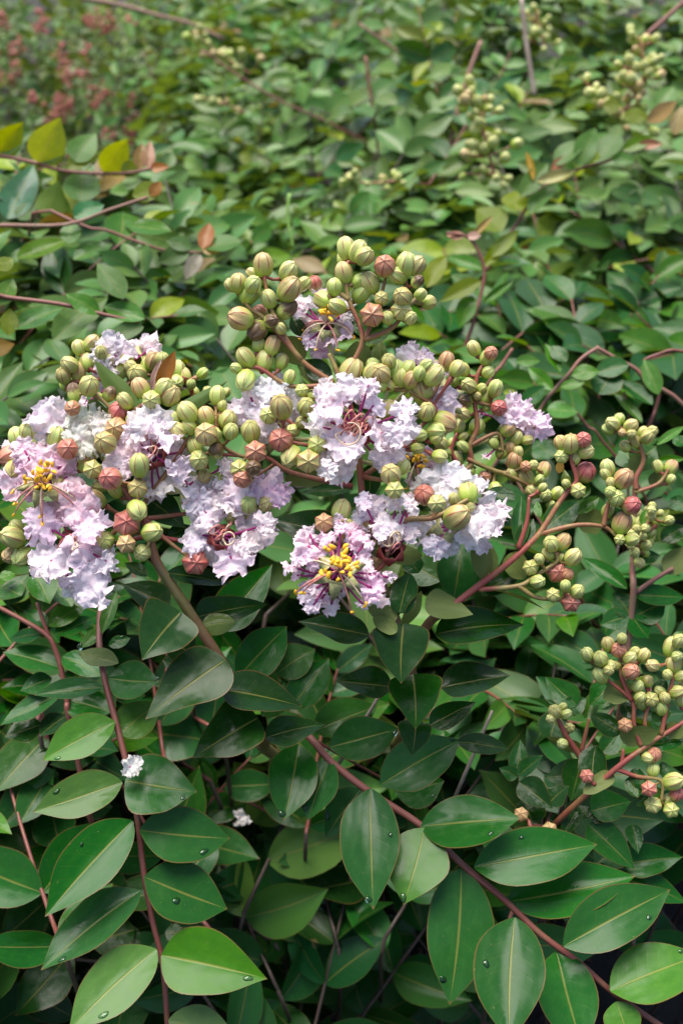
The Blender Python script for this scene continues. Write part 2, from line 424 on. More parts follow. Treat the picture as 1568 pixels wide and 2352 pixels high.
def petal_col(t):
    if t < 0: return tint(PC, RN, .05)
    return tint(tuple(a+(b-a)*min(1, t) for a, b in zip(PW, PP)), RN, .04)
ANTHER = None
def anther_mesh():
    V = []; F = []; NS, NR = 8, 6
    for i in range(NR):
        a = math.pi*i/(NR-1)
        for k in range(NS):
            an = 2*math.pi*k/NS; V.append((math.cos(a)*-1.0 + 0, 0.55*math.sin(a)*math.cos(an) + .25*math.cos(a)**2, 0.42*math.sin(a)*math.sin(an)*(1+.25*math.cos(an))))
    for i in range(NR-1):
        for k in range(NS): k2 = (k+1) % NS; F.append((i*NS+k, (i+1)*NS+k, (i+1)*NS+k2, i*NS+k2))
    me = mesh_np('anther', V, F); me.materials.append(M_ANTHER); return me
ANTHER = anther_mesh()
def flower(plant, c, d, petals, tnt, face=None, stamens='none', name_seed=0, stem_to=None, spread=None, size=1.0, jd=0.006):
    """petals = (x, y, radius) on the survey grid; c = centre."""
    C = P(c[0], c[1], d)
    ax = (face or (up_at(C)*0.8 + Vector((0, 0, 0.5)))).normalized()
    m = MB()
    # cup-shaped calyx with six sepals, and its stalk
    cup = 0.0042*size; depth = 0.006*size
    x0 = ax.orthogonal().normalized(); y0 = ax.cross(x0)
    rings = [(0.0009, -1.5), (0.0022, -1.25), (cup*.85, -.7), (cup, -.1), (cup*.8, -.05)]
    V = []; NS = 18
    for rr, h in rings:
        for k in range(NS):
            a = 2*math.pi*k/NS; V.append(C + (x0*math.cos(a)+y0*math.sin(a))*rr*(1+.08*math.cos(6*a)) + ax*h*depth)
    m.add(V, [(i*NS+k, i*NS+(k+1) % NS, (i+1)*NS+(k+1) % NS, (i+1)*NS+k) for i in range(len(rings)-1) for k in range(NS)])
    for k in range(6):
        a = 2*math.pi*(k+.5)/6; dr = x0*math.cos(a)+y0*math.sin(a); sd = ax.cross(dr)
        b = C + dr*cup*.8 - ax*.1*depth; w = cup*.55; ln = cup*(1.35 if stamens != 'red' else .55)
        m.add([b - sd*w, b + sd*w, b + dr*ln*.6 - sd*w*.7 - ax*.0006, b + dr*ln*.6 + sd*w*.7 - ax*.0006, b + dr*ln*1.1 - ax*.0016, b + dr*ln*.3 - ax*.001],
              [(0, 1, 3, 2), (2, 3, 4), (0, 2, 5), (2, 4, 5), (4, 3, 5), (3, 1, 5)])
    if stem_to is not None:
        S0 = C - ax*depth*1.4; m.tube(smooth_line([S0, S0.lerp(stem_to, .5) - ax*0.002, stem_to], 3), 0.0009, 6)
    f = put('flower', m.mesh('flower_calyx', C), plant, M_SEPAL if stamens != 'red' else M_SEPAL_RED, Matrix.Translation(C))
    setoff(f, C)
    for i, q in enumerate(petals):
        x, y, R = q[:3]; tt = q[3] if len(q) > 3 else tnt
        pd = d + RN.uniform(-jd, jd) + (.006 if stamens == 'yellow' else 0)
        Q = P(x, y, pd); rad = R*px(d)*1.2
        out = (Q-C); out = out.normalized() if out.length > 1e-5 else ax
        n = (up_at(Q)*0.75 + Vector((0, 0, 1))*0.35 + ax*0.2 + out*0.15 + Vector((RN.gauss(0, .28), RN.gauss(0, .28), RN.gauss(0, .28)))).normalized()
        pm = petal_mesh(C, Q, rad, n, name_seed*100+i, RN.uniform(.85, 1.35))
        put('petal', pm, f, M_PETAL, Matrix.Translation(C), petal_col(tt + RN.uniform(-.08, .08)))
    if stamens == 'yellow':
        fm = MB()
        for k in range(30 if size >= 1 else 16):
            a = RN.uniform(0, 6.28); rr = RN.uniform(0.0, 0.0062)*size; h = RN.uniform(.005, .010)*size
            tip = C + (x0*math.cos(a)+y0*math.sin(a))*rr + ax*h
            b = C + (x0*math.cos(a)+y0*math.sin(a))*rr*.25
            fm.tube([b, b.lerp(tip, .5)+ax*.0006, tip], 0.00013, 4)
            xd = Vector((RN.gauss(0, 1), RN.gauss(0, 1), RN.gauss(0, 1))); xx, yy, zz = frame(xd, ax)
            s = 0.00135*RN.uniform(.85, 1.15)*size**.5
            put('anther', ANTHER, f, None, mat4(xx, yy, zz, tip, (s, s, s)))
        put('filaments', fm.mesh('filaments', C), f, M_FIL_PALE, Matrix.Translation(C))
    if stamens in ('yellow', 'red'):
        for k in range(7 if stamens == 'yellow' else (16 if size > 1 else 7)):
            o = MB()
            if stamens == 'yellow':
                a = RN.uniform(0, 6.28); dr = x0*math.cos(a)+y0*math.sin(a); dr = (dr + Vector((0, 0, -.7))).normalized()
                L = RN.uniform(.011, .016)*size
                pts = [C + ax*.001, C + dr*L*.4 + ax*.005*size, C + dr*L*.8 + ax*.006*size, C + dr*L*1.05 + ax*.0035*size]
            else:
                a = RN.uniform(0, 6.28); R0 = RN.uniform(.002, .0045)*size*(1 if size > 1 else .75); cc = C + Vector((RN.gauss(0, .0018), RN.gauss(0, .0018), RN.gauss(0, .0018))) + ax*RN.uniform(.001, .005)
                u = (x0*RN.gauss(0, 1)+ax*RN.gauss(0, 1)+y0*RN.gauss(0, 1)).normalized(); v = u.orthogonal().normalized()
                pts = [C] + [cc + (u*math.cos(a+q*.7)+v*math.sin(a+q*.7))*R0*(1-.05*q) for q in range(8)]
            ln = smooth_line(pts, 4); o.tube(ln, [0.00033 if i < len(ln)*.7 else .00022 for i in range(len(ln))], 6)
            so = put('outer_stamen', o.mesh('outer_stamen', C), f, M_FIL if k % 3 else M_FIL_PALE, Matrix.Translation(C))
            if stamens == 'yellow':
                xx, yy, zz = frame(Vector((RN.gauss(0, 1), RN.gauss(0, 1), RN.gauss(0, 1))), ax); s = .0013*size
                m2 = ANTHER.copy() if False else ANTHER
                put('anther', m2, f, None, mat4(xx, yy, zz, pts[-1], (s, s*.8, s*.8)))
    return f

# ------------------------------------------------------------------ survey crops -> grid
def crop(x0, y0, w): k = w/1568/1.74171; return lambda x, y: (x0/1.74171 + x*k, y0/1.74171 + y*k, k)
c1 = crop(0, 1250, 1200); c2 = crop(850, 900, 1000); c3 = crop(1000, 1500, 1300); c4 = crop(1800, 1400, 931)
c5 = crop(1900, 2450, 831); c6 = crop(1100, 1900, 600); c7 = crop(1500, 1300, 800)
cA = crop(0, 2200, 1366); cB = crop(0, 2900, 1366); cC = crop(1100, 3000, 1631); cD = crop(1000, 2200, 1200)
def g(c, *pts): return [c(x, y)[:2] for x, y in pts]

# ------------------------------------------------------------------ ground
def ground():
    xs = np.unique(np.concatenate([np.linspace(-60, -1.2, 14), np.linspace(-1.2, 1.2, 110), np.linspace(1.2, 60, 14)]))
    ys = np.unique(np.concatenate([np.linspace(-20, -.3, 8), np.linspace(-.3, 1.6, 100), np.linspace(1.6, 6, 40), np.linspace(6, 120, 14)]))
    r = np.random.RandomState(3); X, Y = np.meshgrid(xs, ys)
    Z = np.zeros_like(X)
    for k in range(40):
        fx, fy = r.normal(0, 1, 2)*(4+k*1.6); Z += 0.012/(1+k*.12)*np.sin(fx*X+fy*Y+r.uniform(0, 6.28))*.35
    Z = np.where((abs(X) < 3) & (Y < 6), Z, Z*.3)
    V = np.stack([X.ravel(), Y.ravel(), Z.ravel()], 1); nx = len(xs); ny = len(ys)
    F = [(j*nx+i, j*nx+i+1, (j+1)*nx+i+1, (j+1)*nx+i) for j in range(ny-1) for i in range(nx-1)]
    o = put('ground', mesh_np('ground', V, F), None, M_SOIL); tag(o, kind='structure')
    # loose crumbs and chips of soil
    m = MB(); q = random.Random(11)
    for k in range(2600):
        x = q.uniform(-.5, .7); y = q.uniform(.1, 1.1); s = q.uniform(.0012, .0045)*(2.0 if q.random() < .06 else 1)
        pts = [Vector((q.uniform(.6, 1.2)*s*a, q.uniform(.6, 1.2)*s*b, q.uniform(.5, 1)*s*c)) for a, b, c in ((1, 0, 0), (-1, 0, 0), (0, 1, 0), (0, -1, 0), (0, 0, 1), (0, 0, -1))]
        i = int(np.argmin(abs(xs-x))); j = int(np.argmin(abs(ys-y)))
        b = Vector((x, y, float(Z[j, i])+s*.3))
        m.add([p+b for p in pts], [(0, 2, 4), (2, 1, 4), (1, 3, 4), (3, 0, 4), (2, 0, 5), (1, 2, 5), (3, 1, 5), (0, 3, 5)])
    me = m.mesh('soil_crumbs'); o = put('soil_crumbs', me, None, plain('crumb', (0.03, 0.024, 0.02), .9, .6, 120.0))
    tag(o, 'dark loose soil crumbs and chips scattered over the bed', 'soil', kind='stuff')
    return xs, ys, Z
GX, GY, GZ = ground()
def gz(x, y): return float(GZ[int(np.argmin(abs(GY-y))), int(np.argmin(abs(GX-x)))])

# ------------------------------------------------------------------ plant building
def plant(name, x, y, label, cat='shrub', group=None):
    root = Vector((x, y, gz(x, y)-0.004)); e = empty(name, root); setoff(e, root); tag(e, label, cat, group); return e, root
def stem(par, pts, r0, r1, mat, name='stem', n=7, sub=4):
    """pts: (x, y, depth) on the survey grid or world Vectors."""
    W = [p if isinstance(p, Vector) else P(*p) for p in pts]
    ln = smooth_line(W, sub); k = len(ln)-1
    m = MB(); m.tube(ln, [r0 + (r1-r0)*i/k for i in range(k+1)], n)
    O = W[0]; o = put(name, m.mesh(name, O), par, mat, Matrix.Translation(O)); setoff(o, O); return o
BUD_SEEN = []
def panicle(par, lines, d, buds, mat=M_STEM_BUD, r=0.0011, scale=1.0, name='flower_stalk', jd=.004, keep=lambda x, y: True):
    """lines: polylines of (x, y[, depth offset]); buds: (x, y, radius[, red[, flag[, depth offset]]]) on the grid."""
    m = MB(); skel = []
    for i, L in enumerate(lines):
        W = smooth_line([P(p[0], p[1], d + (p[2] if len(p) > 2 else 0)) for p in L], 5)
        k = len(W)-1; m.tube(W, [r*(1.25 if i == 0 else .95)*(1-.45*j/k) for j in range(k+1)], 7); skel += W
    todo = []
    for b in buds:
        x, y, rad = b[:3]; red = b[3] if len(b) > 3 else RN.choice((0.0, .12, .2)); fl = b[4] if len(b) > 4 else ''
        if any(math.hypot(x-a, y-c) < .55*rad for a, c in BUD_SEEN): continue
        BUD_SEEN.append((x, y))
        dd = d + RN.uniform(-jd, jd) + (b[5] if len(b) > 5 else 0)
        p = P(x, y, dd); R = rad*px(dd)*scale
        A = min(skel, key=lambda s: (s-p).length + (0.004 if s.z > p.z else 0))
        dr = p-A; dr = dr.normalized() if dr.length > 1e-5 else Vector((0, 0, 1))
        v = up_at(p)
        ax = (dr*.8 + Vector((0, 0, .45)) + v*.25 + Vector((RN.gauss(0, .2), RN.gauss(0, .2), RN.gauss(0, .2)))).normalized()
        if fl == 's': ax = (v + ax*.25).normalized()
        elif red > .6: ax = (ax*.6 + v*.55).normalized()
        base = p - ax*R*1.04
        mid = A.lerp(base, .55) - ax*.3*(base-A).length*.5
        W = smooth_line([A, mid, base + ax*R*.1], 3); k = len(W)-1
        m.tube(W, [.0006 + (.0005 if j >= k-1 else 0) for j in range(k+1)], 6)
        todo.append((p, R, ax, red, 1.0 if fl == 'b' else 0.0, fl == 's'))
    O = P(lines[0][0][0], lines[0][0][1], d)
    o = put(name, m.mesh(name, O), par, mat, Matrix.Translation(O)); setoff(o, O)
    for p, R, ax, red, br, st in todo: bud(o, p, R, ax, red, br, st)
    return o
def cb(c, L):
    out = []
    for b in L:
        x, y, k = c(b[0], b[1]); out.append((x, y, b[2]*k, *b[3:]))
    return out
def cl(c, L): return [c(p[0], p[1])[:2] + tuple(p[2:]) for p in L]

# ================================================================== the blooming shrub in front
A, AR = plant('blooming_crape_myrtle', 0.01, 0.72, 'crape myrtle shrub carrying open ruffled pale pink blossoms among round green buds')
D0 = 0.40
main = stem(A, [(831, 1137, .402), (850, 1260, .408), (885, 1370, .415), (925, 1480, .420), (940, 1600, .435), (930, 1680, .52), AR], .0017, .0034, M_STEM_GRN)
left = stem(A, [(345, 1235, .402), (360, 1290, .402), (400, 1352, .403), (470, 1460, .408), (520, 1540, .412), (560, 1622, .418), (605, 1705, .445), (640, 1740, .54), AR], .0016, .0030, M_STEM_GRN)

panC = panicle(A, [[(831, 1140), (822, 1040), (803, 930), (772, 850), (755, 812)],
    cl(c2, [(760, 990), (560, 850), (420, 640), (355, 480), (325, 320)]), cl(c2, [(560, 850), (340, 600), (230, 520), (190, 420)]),
    cl(c2, [(830, 940), (940, 715), (855, 470), (835, 330), (850, 230)]), cl(c2, [(950, 720), (1130, 640), (1220, 490), (1210, 330)]),
    cl(c2, [(955, 720), (1040, 490), (1085, 330)]), cl(c2, [(855, 470), (780, 420), (730, 440)]),
    cl(c2, [(880, 1640), (500, 1555), (340, 1460), (180, 1450), (40, 1360), (20, 1200)]), cl(c2, [(900, 1420, -.004), (620, 1385, -.008), (430, 1350, -.01)]),
    cl(c2, [(860, 1280), (540, 1265), (440, 1180)]), cl(c2, [(760, 1000), (490, 1010), (300, 900), (220, 900)]),
    cl(c2, [(940, 1580), (1230, 1370), (1300, 1270), (1400, 1150), (1250, 1050), (1150, 950)]), cl(c2, [(940, 1580), (1060, 1600, -.006), (1130, 1600, -.01)]),
    ], D0, cb(c2, [(840, 165, 62), (950, 200, 64), (905, 180, 55), (820, 220, 45, .1, '', .008), (1080, 262, 70, .75), (1210, 262, 66), (1272, 262, 58, .3), (1170, 325, 58, .1),
    (1280, 358, 40, .1, 'b'), (825, 312, 60, .35), (915, 355, 52), (990, 372, 66, .25), (765, 395, 50), (710, 480, 60, .2), (790, 515, 48), (925, 435, 58), (1000, 565, 76, .7, 's'),
    (1185, 535, 72, .2, 's'), (1195, 455, 60, .3), (1098, 585, 42), (1238, 590, 42), (1060, 460, 45), (640, 372, 50, .9, '', .012), (560, 380, 45, .1, '', .012), (1300, 440, 42, .1, '', .01), (1350, 485, 45, .3, '', .01),
    (320, 265, 66, .4), (258, 310, 36, .3), (470, 297, 56), (162, 370, 60, .3), (250, 378, 55), (228, 436, 60), (475, 415, 72, .4), (355, 472, 56), (455, 540, 58, .1, 'b'), (182, 590, 76, .5),
    (290, 652, 62, .2, 'b'), (365, 602, 45, .1, 'b'), (300, 548, 50, .8, '', .006), (430, 655, 36), (120, 380, 40, .2), (220, 845, 55), (320, 866, 60, .2), (430, 865, 45), (210, 965, 63), (370, 768, 52, .5), (290, 755, 46),
    (862, 940, 76, .3), (1105, 855, 50), (1150, 915, 60), (1065, 940, 55, .35), (1180, 972, 56), (1380, 950, 66, .2), (1310, 1050, 80, .35), (1290, 940, 45), (990, 935, 50), (1242, 980, 50, .5), (1460, 872, 50, .6),
    (1530, 905, 50, .2), (1082, 1168, 62, .25), (1340, 1182, 56), (1440, 1230, 66, .5), (1395, 1292, 55), (1300, 1322, 42), (1400, 1340, 40),
    (435, 1150, 76, .35, '', -.012), (352, 1196, 60, .1, '', -.010), (585, 1150, 58, .15, '', -.008), (430, 1350, 78, .85, '', -.012), (500, 1440, 62, .2, '', -.012), (655, 1380, 58, .1, 's', -.012), (600, 1482, 72, .35, 's', -.014), (270, 1425, 75, .75, 's', -.014),
    (240, 1310, 62, .2, '', -.006), (115, 1300, 50, .1, '', -.006), (95, 1225, 55, .2), (60, 1240, 50), (30, 1080, 50), (60, 1135, 35), (170, 1530, 62, .2, 's', -.01), (255, 1525, 52, .1, 'b', -.012), (190, 1592, 62, .8, '', -.006), (50, 1590, 50),
    (10, 1320, 50, .1, '', -.004), (1120, 1572, 66, .3, '', -.012), (1140, 1662, 62, .15, 's', -.014), (1190, 1520, 50, .1, '', -.006), (510, 1290, 42, .1), (560, 1240, 40, .2), (1420, 1450, 45), (1280, 1400, 40),
    (1050, 1010, 45), (1110, 1010, 40, .3), (1220, 905, 45), (1330, 890, 42), (1010, 880, 42), (480, 960, 40), (150, 900, 35), (560, 1040, 42), (620, 1070, 40)]))
panL = panicle(A, [[(345, 1240), (335, 1205)] + cl(c1, [(740, 1050), (640, 900), (600, 720), (640, 580), (760, 470), (820, 420)]),
    cl(c1, [(640, 900), (480, 850), (350, 760), (120, 720)]), cl(c1, [(640, 580), (560, 480), (470, 420), (390, 440)]), cl(c1, [(700, 1000), (560, 1180), (300, 1230, .004), (140, 1180)]),
    cl(c1, [(720, 1040), (900, 800), (1000, 640), (1120, 560)]), cl(c1, [(900, 800), (1040, 740), (1260, 750)]), cl(c1, [(740, 1050), (700, 1150, -.008), (660, 1200, -.01)]),
    cl(c1, [(760, 1080), (860, 1180), (1000, 1290)]), cl(c1, [(760, 1080), (1000, 1050, .006), (1250, 1040, .006)]), cl(c1, [(640, 900), (720, 900, -.01), (720, 1000, -.012)])], D0,
    cb(c1, [(60, 750, 58, .8), (80, 820, 55, .3), (95, 660, 50), (150, 630, 50, .1), (170, 685, 25), (290, 665, 48), (355, 715, 55, .85, '', -.008), (475, 732, 48), (485, 820, 52, .2, 's', -.008), (555, 682, 58, .35, '', -.01), (615, 610, 60, .55),
    (625, 522, 63, .95), (580, 870, 62, .9, '', -.012), (730, 812, 52, .1, '', -.01), (720, 920, 55, .35, 's', -.012), (715, 1030, 52, .1, '', -.012), (510, 982, 50, .4), (665, 1100, 72, .9, 's', -.012), (790, 1150, 52, .1, '', -.01),
    (660, 1210, 52, .5, 's', -.012), (555, 1190, 46, .1, 's', -.008), (745, 1255, 45, .1, '', -.01), (1020, 1305, 66, .9, 's'), (80, 1180, 56), (62, 1265, 45, .5), (118, 1268, 52), (95, 1130, 40), (465, 387, 55, .2), (390, 430, 42, .1, 'b'),
    (520, 442, 24, .1, 'b'), (570, 432, 36, .1, 'b'), (380, 500, 45, .7), (700, 562, 42), (740, 402, 48, .5), (795, 457, 53), (858, 402, 50), (888, 440, 54, .35), (985, 527, 52), (1080, 545, 48, .4), (990, 602, 45), (930, 620, 45),
    (1080, 640, 66, .4, '', -.008), (1020, 712, 46), (1040, 772, 56, .1, '', -.006), (1130, 728, 42, .1, 'b', -.008), (1150, 862, 45), (1300, 1010, 45), (1385, 1002, 42, .3), (1220, 1062, 45), (1070, 852, 40, .4), (610, 930, 45, .1), (650, 800, 35, .1, '', .004), (540, 900, 40), (440, 800, 40, .6), (700, 690, 35), (660, 470, 38), (910, 560, 36)]))
panLb = panicle(A, [[(330, 1010), (300, 940)] + cl(c1, [(600, 340), (480, 300), (430, 220)]), cl(c1, [(640, 400), (760, 330), (900, 340), (960, 340)]), cl(c1, [(900, 500), (1040, 470), (1150, 460)]), cl(c1, [(600, 340), (430, 360), (350, 360)])], .432,
    cb(c1, [(415, 187, 38), (475, 165, 38, .35), (460, 265, 42), (370, 277, 42), (410, 325, 42, .5), (335, 337, 40, .3), (350, 377, 38), (530, 217, 32), (660, 252, 38), (720, 327, 50, .2), (800, 262, 42, .5), (850, 247, 36), (770, 285, 36), (930, 312, 40),
    (965, 337, 40, .35), (920, 362, 38), (1055, 322, 28), (1130, 452, 40), (1090, 432, 30), (1165, 487, 28), (1180, 422, 22), (1035, 472, 38, .95), (690, 290, 35), (560, 260, 34), (620, 320, 36), (430, 240, 32), (1020, 420, 26), (1000, 380, 24)]), scale=1.05)
panM = panicle(A, [[(838, 1200), (880, 1230)] + cl(c3, [(760, 700), (880, 690), (980, 640), (1050, 600)]), cl(c6, [(950, 700), (800, 760, -.004), (640, 720, -.006), (520, 620, -.008)]), cl(c6, [(700, 740, -.006), (720, 560, -.008), (700, 470, -.01)]), cl(c6, [(1190, 780), (1120, 950), (1040, 1000)]), cl(c3, [(880, 690), (900, 640), (860, 610)])], .392,
    cb(c3, [(840, 580, 56, .85), (902, 622, 48, .15, '', -.006), (1050, 577, 50, .15), (990, 690, 60, .4, '', -.006), (980, 602, 26), (1042, 637, 32)]) + cb(c6, [(512, 500, 105, .62, 's', -.006), (685, 385, 102, .2), (785, 515, 50), (1050, 950, 115, .5, 's', .002)]))
panR = panicle(A, [[(880, 1160, -.01)] + cl(c7, [(700, 1150), (740, 950), (800, 800), (780, 600), (800, 400), (860, 290)]), cl(c7, [(720, 1050), (1000, 1160), (1180, 1110), (1310, 1150)]), cl(c7, [(740, 950), (960, 850), (1000, 1000)]), cl(c7, [(700, 1150), (600, 1000), (640, 850)]), cl(c7, [(780, 600), (940, 640)]), cl(c7, [(1000, 1160), (1190, 1250), (1330, 1350)])], .436,
    cb(c7, [(775, 190, 58), (905, 225, 60, .75), (870, 267, 58), (880, 372, 50), (690, 352, 58), (740, 482, 58), (935, 512, 62), (620, 442, 40), (860, 572, 55, .2), (720, 592, 50, .1, 'b'), (870, 647, 36), (970, 652, 70, 1.0), (695, 702, 55, .3), (655, 802, 55),
    (795, 802, 66, .05), (1035, 822, 60, .5), (1100, 892, 50), (1180, 902, 45), (990, 1002, 55), (1060, 982, 50, .5), (1090, 1072, 58, .6), (1180, 1112, 50, .7), (1315, 1147, 55, .5), (1190, 1212, 70, .35), (1070, 1172, 50), (860, 1192, 58, .75), (940, 1282, 55),
    (740, 1152, 45), (700, 962, 45), (640, 1062, 50), (520, 932, 55), (1240, 1312, 55), (1332, 1342, 50), (1422, 1322, 50, .05), (1372, 1412, 36), (1120, 1002, 42), (830, 500, 40), (800, 560, 36, .3), (560, 1000, 40), (600, 930, 38), (680, 880, 36), (930, 930, 40), (1240, 1100, 40), (1280, 1220, 40)]))
panB = panicle(A, [cl(c4, [(-30, 1760), (190, 1590), (350, 1470), (480, 1360), (605, 1230), (720, 1050), (800, 940), (850, 880), (820, 760), (810, 690)]), cl(c4, [(600, 1240), (850, 1180), (1030, 1190), (1100, 1240)]), cl(c4, [(455, 1340), (515, 1160), (530, 990)]),
    cl(c4, [(190, 1615), (460, 1590), (560, 1530), (640, 1480), (720, 1420), (700, 1360)]), cl(c4, [(460, 1590), (560, 1660), (660, 1680), (760, 1690)]), cl(c4, [(1030, 1190), (1060, 1050), (1110, 960)]), cl(c4, [(820, 760), (880, 700), (890, 640)])], .405,
    cb(c4, [(750, 632, 50, .4), (810, 642, 62, .3), (895, 607, 58, .9), (910, 687, 50), (750, 717, 50, .05, 's'), (910, 825, 74, .98), (860, 947, 52, .1, 's'), (515, 872, 63, .3), (560, 952, 50), (640, 982, 42), (718, 985, 46, .02), (665, 1042, 30), (1060, 802, 50), (1050, 842, 42),
    (1160, 877, 66, .6), (1115, 1002, 60), (1220, 1047, 62, .95), (1080, 962, 40), (1150, 1177, 70, .6), (1140, 1277, 40, .1, 's'), (1220, 1277, 46), (1055, 1092, 42), (1080, 902, 36), (680, 1312, 53), (750, 1300, 60, .5), (665, 1377, 42), (600, 1412, 38), (540, 1467, 53, .15, 's'),
    (580, 1560, 48), (718, 1497, 74, .85, 's'), (790, 1512, 46, .7), (820, 1402, 60), (745, 1397, 30), (690, 1652, 53, .15, 's'), (810, 1702, 66, .85, 's'), (850, 1632, 50), (775, 1592, 38), (620, 930, 30), (840, 740, 36), (780, 900, 30)]))
stem(A, [P(*c4(-30, 1760)[:2], .405), (985, 1430, .412), (945, 1510, .425), (950, 1620, .46)], .0017, .0022, M_STEM_GRN)

# flowers -------------------------------------------------------------
def fp(c, L): return cb(c, L)
def FL(c, ctr, d, pet, t, st='none', seed=0, size=1.0, face=None, jd=.006):
    x, y, k = c(*ctr); skel = [P(830, 1060, .402), P(345, 1230, .402), P(820, 1000, .40), P(880, 1225, .394), P(*c1(640, 900)[:2], .404), P(*c1(900, 800)[:2], .404), P(*c7(740, 950)[:2], .438), P(*c1(640, 400)[:2], .432)]
    C = P(x, y, d); s = min(skel, key=lambda q: (q-C).length)
    return flower(A, (x, y), d, fp(c, pet), t, face, st, seed, s, None, size, jd)
V3 = Vector
FL(c1, (225, 890), .392, [(85, 895, 82), (205, 745, 105), (150, 800, 70), (355, 860, 92), (345, 780, 55), (130, 720, 55), (160, 930, 45)], .75, 'yellow', 1)
FL(c1, (385, 1190), .394, [(215, 1105, 92, .55), (420, 1035, 92, .7), (300, 1060, 80, .7), (470, 1120, 80, .45), (265, 1300, 92, .35), (220, 1340, 60, .3), (490, 1235, 110, .15), (440, 1180, 70, .3), (470, 1425, 95, .12), (420, 1450, 70, .1), (560, 1300, 62, .15), (350, 1390, 45, .2)], .4, 'red', 2)
FL(c1, (285, 620), .404, [(265, 545, 88), (215, 580, 55), (330, 560, 50), (240, 640, 50), (60, 690, 35)], .18, 'none', 3)
FL(c1, (480, 640), .402, [(450, 590, 80, -1), (520, 575, 55, -1), (430, 660, 75, -1), (520, 690, 65, -1), (400, 600, 45, -1), (460, 720, 45, -1)], -1, 'none', 4)
FL(c1, (800, 740), .396, [(780, 580, 92), (860, 630, 72), (700, 690, 92), (650, 770, 80), (740, 760, 60), (620, 820, 62), (840, 690, 66), (835, 880, 92), (800, 930, 62), (940, 730, 62), (940, 820, 72), (690, 640, 55)], .25, 'red', 5)
FL(c1, (985, 900), .402, [(960, 870, 60), (1075, 920, 75), (1030, 980, 68), (1080, 1050, 82), (1150, 950, 60), (1180, 800, 45)], .18, 'none', 6)
FL(c1, (1160, 1170), .396, [(1050, 1160, 92), (1010, 1220, 50), (1120, 1240, 78), (1210, 1290, 88), (1260, 1240, 60), (1330, 1140, 88), (1290, 1210, 50), (1090, 1070, 72), (1380, 1110, 50)], .16, 'red', 7)
FL(c1, (1310, 950), .400, [(1240, 930, 88, .3), (1400, 920, 88, .65), (1440, 960, 50, .6), (1200, 1000, 62, .25), (1190, 880, 50, .3)], .5, 'none', 8)
FL(c1, (700, 250), .434, [(590, 195, 72), (650, 220, 60), (740, 185, 72), (790, 180, 45), (545, 215, 50), (560, 300, 55, .4), (525, 345, 58, .6), (610, 270, 50), (440, 480, 40, .4)], .12, 'none', 9)
FL(c2, (720, 630), .404, [(590, 500, 85), (540, 520, 55), (640, 600, 60), (740, 460, 60), (690, 430, 50), (810, 560, 75), (760, 610, 60), (650, 690, 95, .6), (780, 690, 85, .5), (700, 770, 65, .6), (610, 720, 50, .55), (850, 490, 45), (720, 560, 50)], .22, 'yellow', 10, .8, V3((0, -.2, 1)))
FL(c2, (380, 1290), .402, [(290, 1110, 110), (210, 1180, 95), (160, 1200, 60), (460, 1080, 95), (420, 970, 62), (370, 1040, 85), (290, 1230, 95), (540, 1130, 72), (240, 1080, 55), (320, 1310, 60), (480, 1180, 62)], .1, 'none', 11)
FL(c2, (890, 1290), .388, [(715, 1050, 82), (740, 1150, 105), (680, 1200, 60), (790, 1110, 82), (860, 1020, 82), (940, 1060, 80), (980, 1000, 60), (1010, 1130, 55), (690, 1270, 72), (820, 1370, 105), (900, 1400, 55), (740, 1330, 62), (770, 1500, 95), (720, 1530, 55), (1060, 1310, 100), (1160, 1310, 80), (1090, 1420, 92), (1150, 1440, 52), (1190, 1180, 75), (1240, 1250, 58), (1100, 1520, 60), (1230, 1150, 45)], .1, 'red', 12, 1.15)
FL(c2, (1300, 900), .408, [(1230, 830, 78), (1300, 850, 80), (1240, 790, 50), (1440, 910, 48), (1340, 880, 50)], .22, 'none', 13)
FL(c2, (1440, 1090), .408, [(1450, 1110, 80), (1480, 1070, 50), (1420, 1030, 36), (1410, 1160, 50)], .38, 'none', 14)
FL(c3, (800, 420), .414, [(790, 360, 45), (865, 450, 62), (840, 490, 50), (795, 510, 38), (840, 380, 35)], .65, 'yellow', 15, .75)
FL(c3, (1290, 215), .440, [(1270, 155, 50), (1300, 190, 50), (1350, 205, 60), (1375, 255, 58), (1230, 205, 42), (1395, 220, 40), (1110, 185, 20), (1140, 395, 18)], .5, 'none', 16)
fr = FL(c6, (660, 1010), .378, [(360, 620, 85, .5), (350, 740, 120, .5), (290, 850, 90, .45), (190, 960, 95, .5), (230, 1050, 62, .5), (420, 880, 105, .55), (400, 980, 80, .4), (540, 670, 95, .6), (620, 760, 70, .6), (660, 480, 65, .5), (690, 560, 62, .55), (790, 610, 110, .7), (850, 740, 125, .7), (960, 690, 82, .55), (920, 920, 100, .6),
    (950, 1000, 62, .5), (960, 1090, 115, .5), (1010, 1180, 120, .6), (1080, 1290, 95, .35), (1180, 1070, 62, .4), (920, 1350, 65, .4), (340, 1240, 110, .45), (430, 1180, 85, .5), (400, 1360, 80, .4), (590, 1350, 82, .4), (690, 1220, 58, .3), (490, 1290, 70, .5)], .55, 'yellow', 17, 1.1, None, .004)
FL(c6, (1210, 780), .390, [(1000, 330, 130), (930, 290, 85), (980, 470, 120), (1130, 270, 72), (960, 580, 100), (880, 440, 75), (1060, 560, 80), (1190, 530, 125), (1200, 650, 105), (1120, 610, 80), (1370, 540, 125), (1420, 620, 70), (1390, 290, 105), (1450, 250, 60), (1260, 310, 75)], .12, 'red', 18)
FL(c3, (960, 720), .396, [(880, 755, 78), (900, 830, 48), (960, 790, 62), (1060, 750, 72), (1110, 690, 78), (1090, 790, 50), (1180, 670, 58), (1150, 730, 50), (830, 730, 50)], .1, 'none', 19)
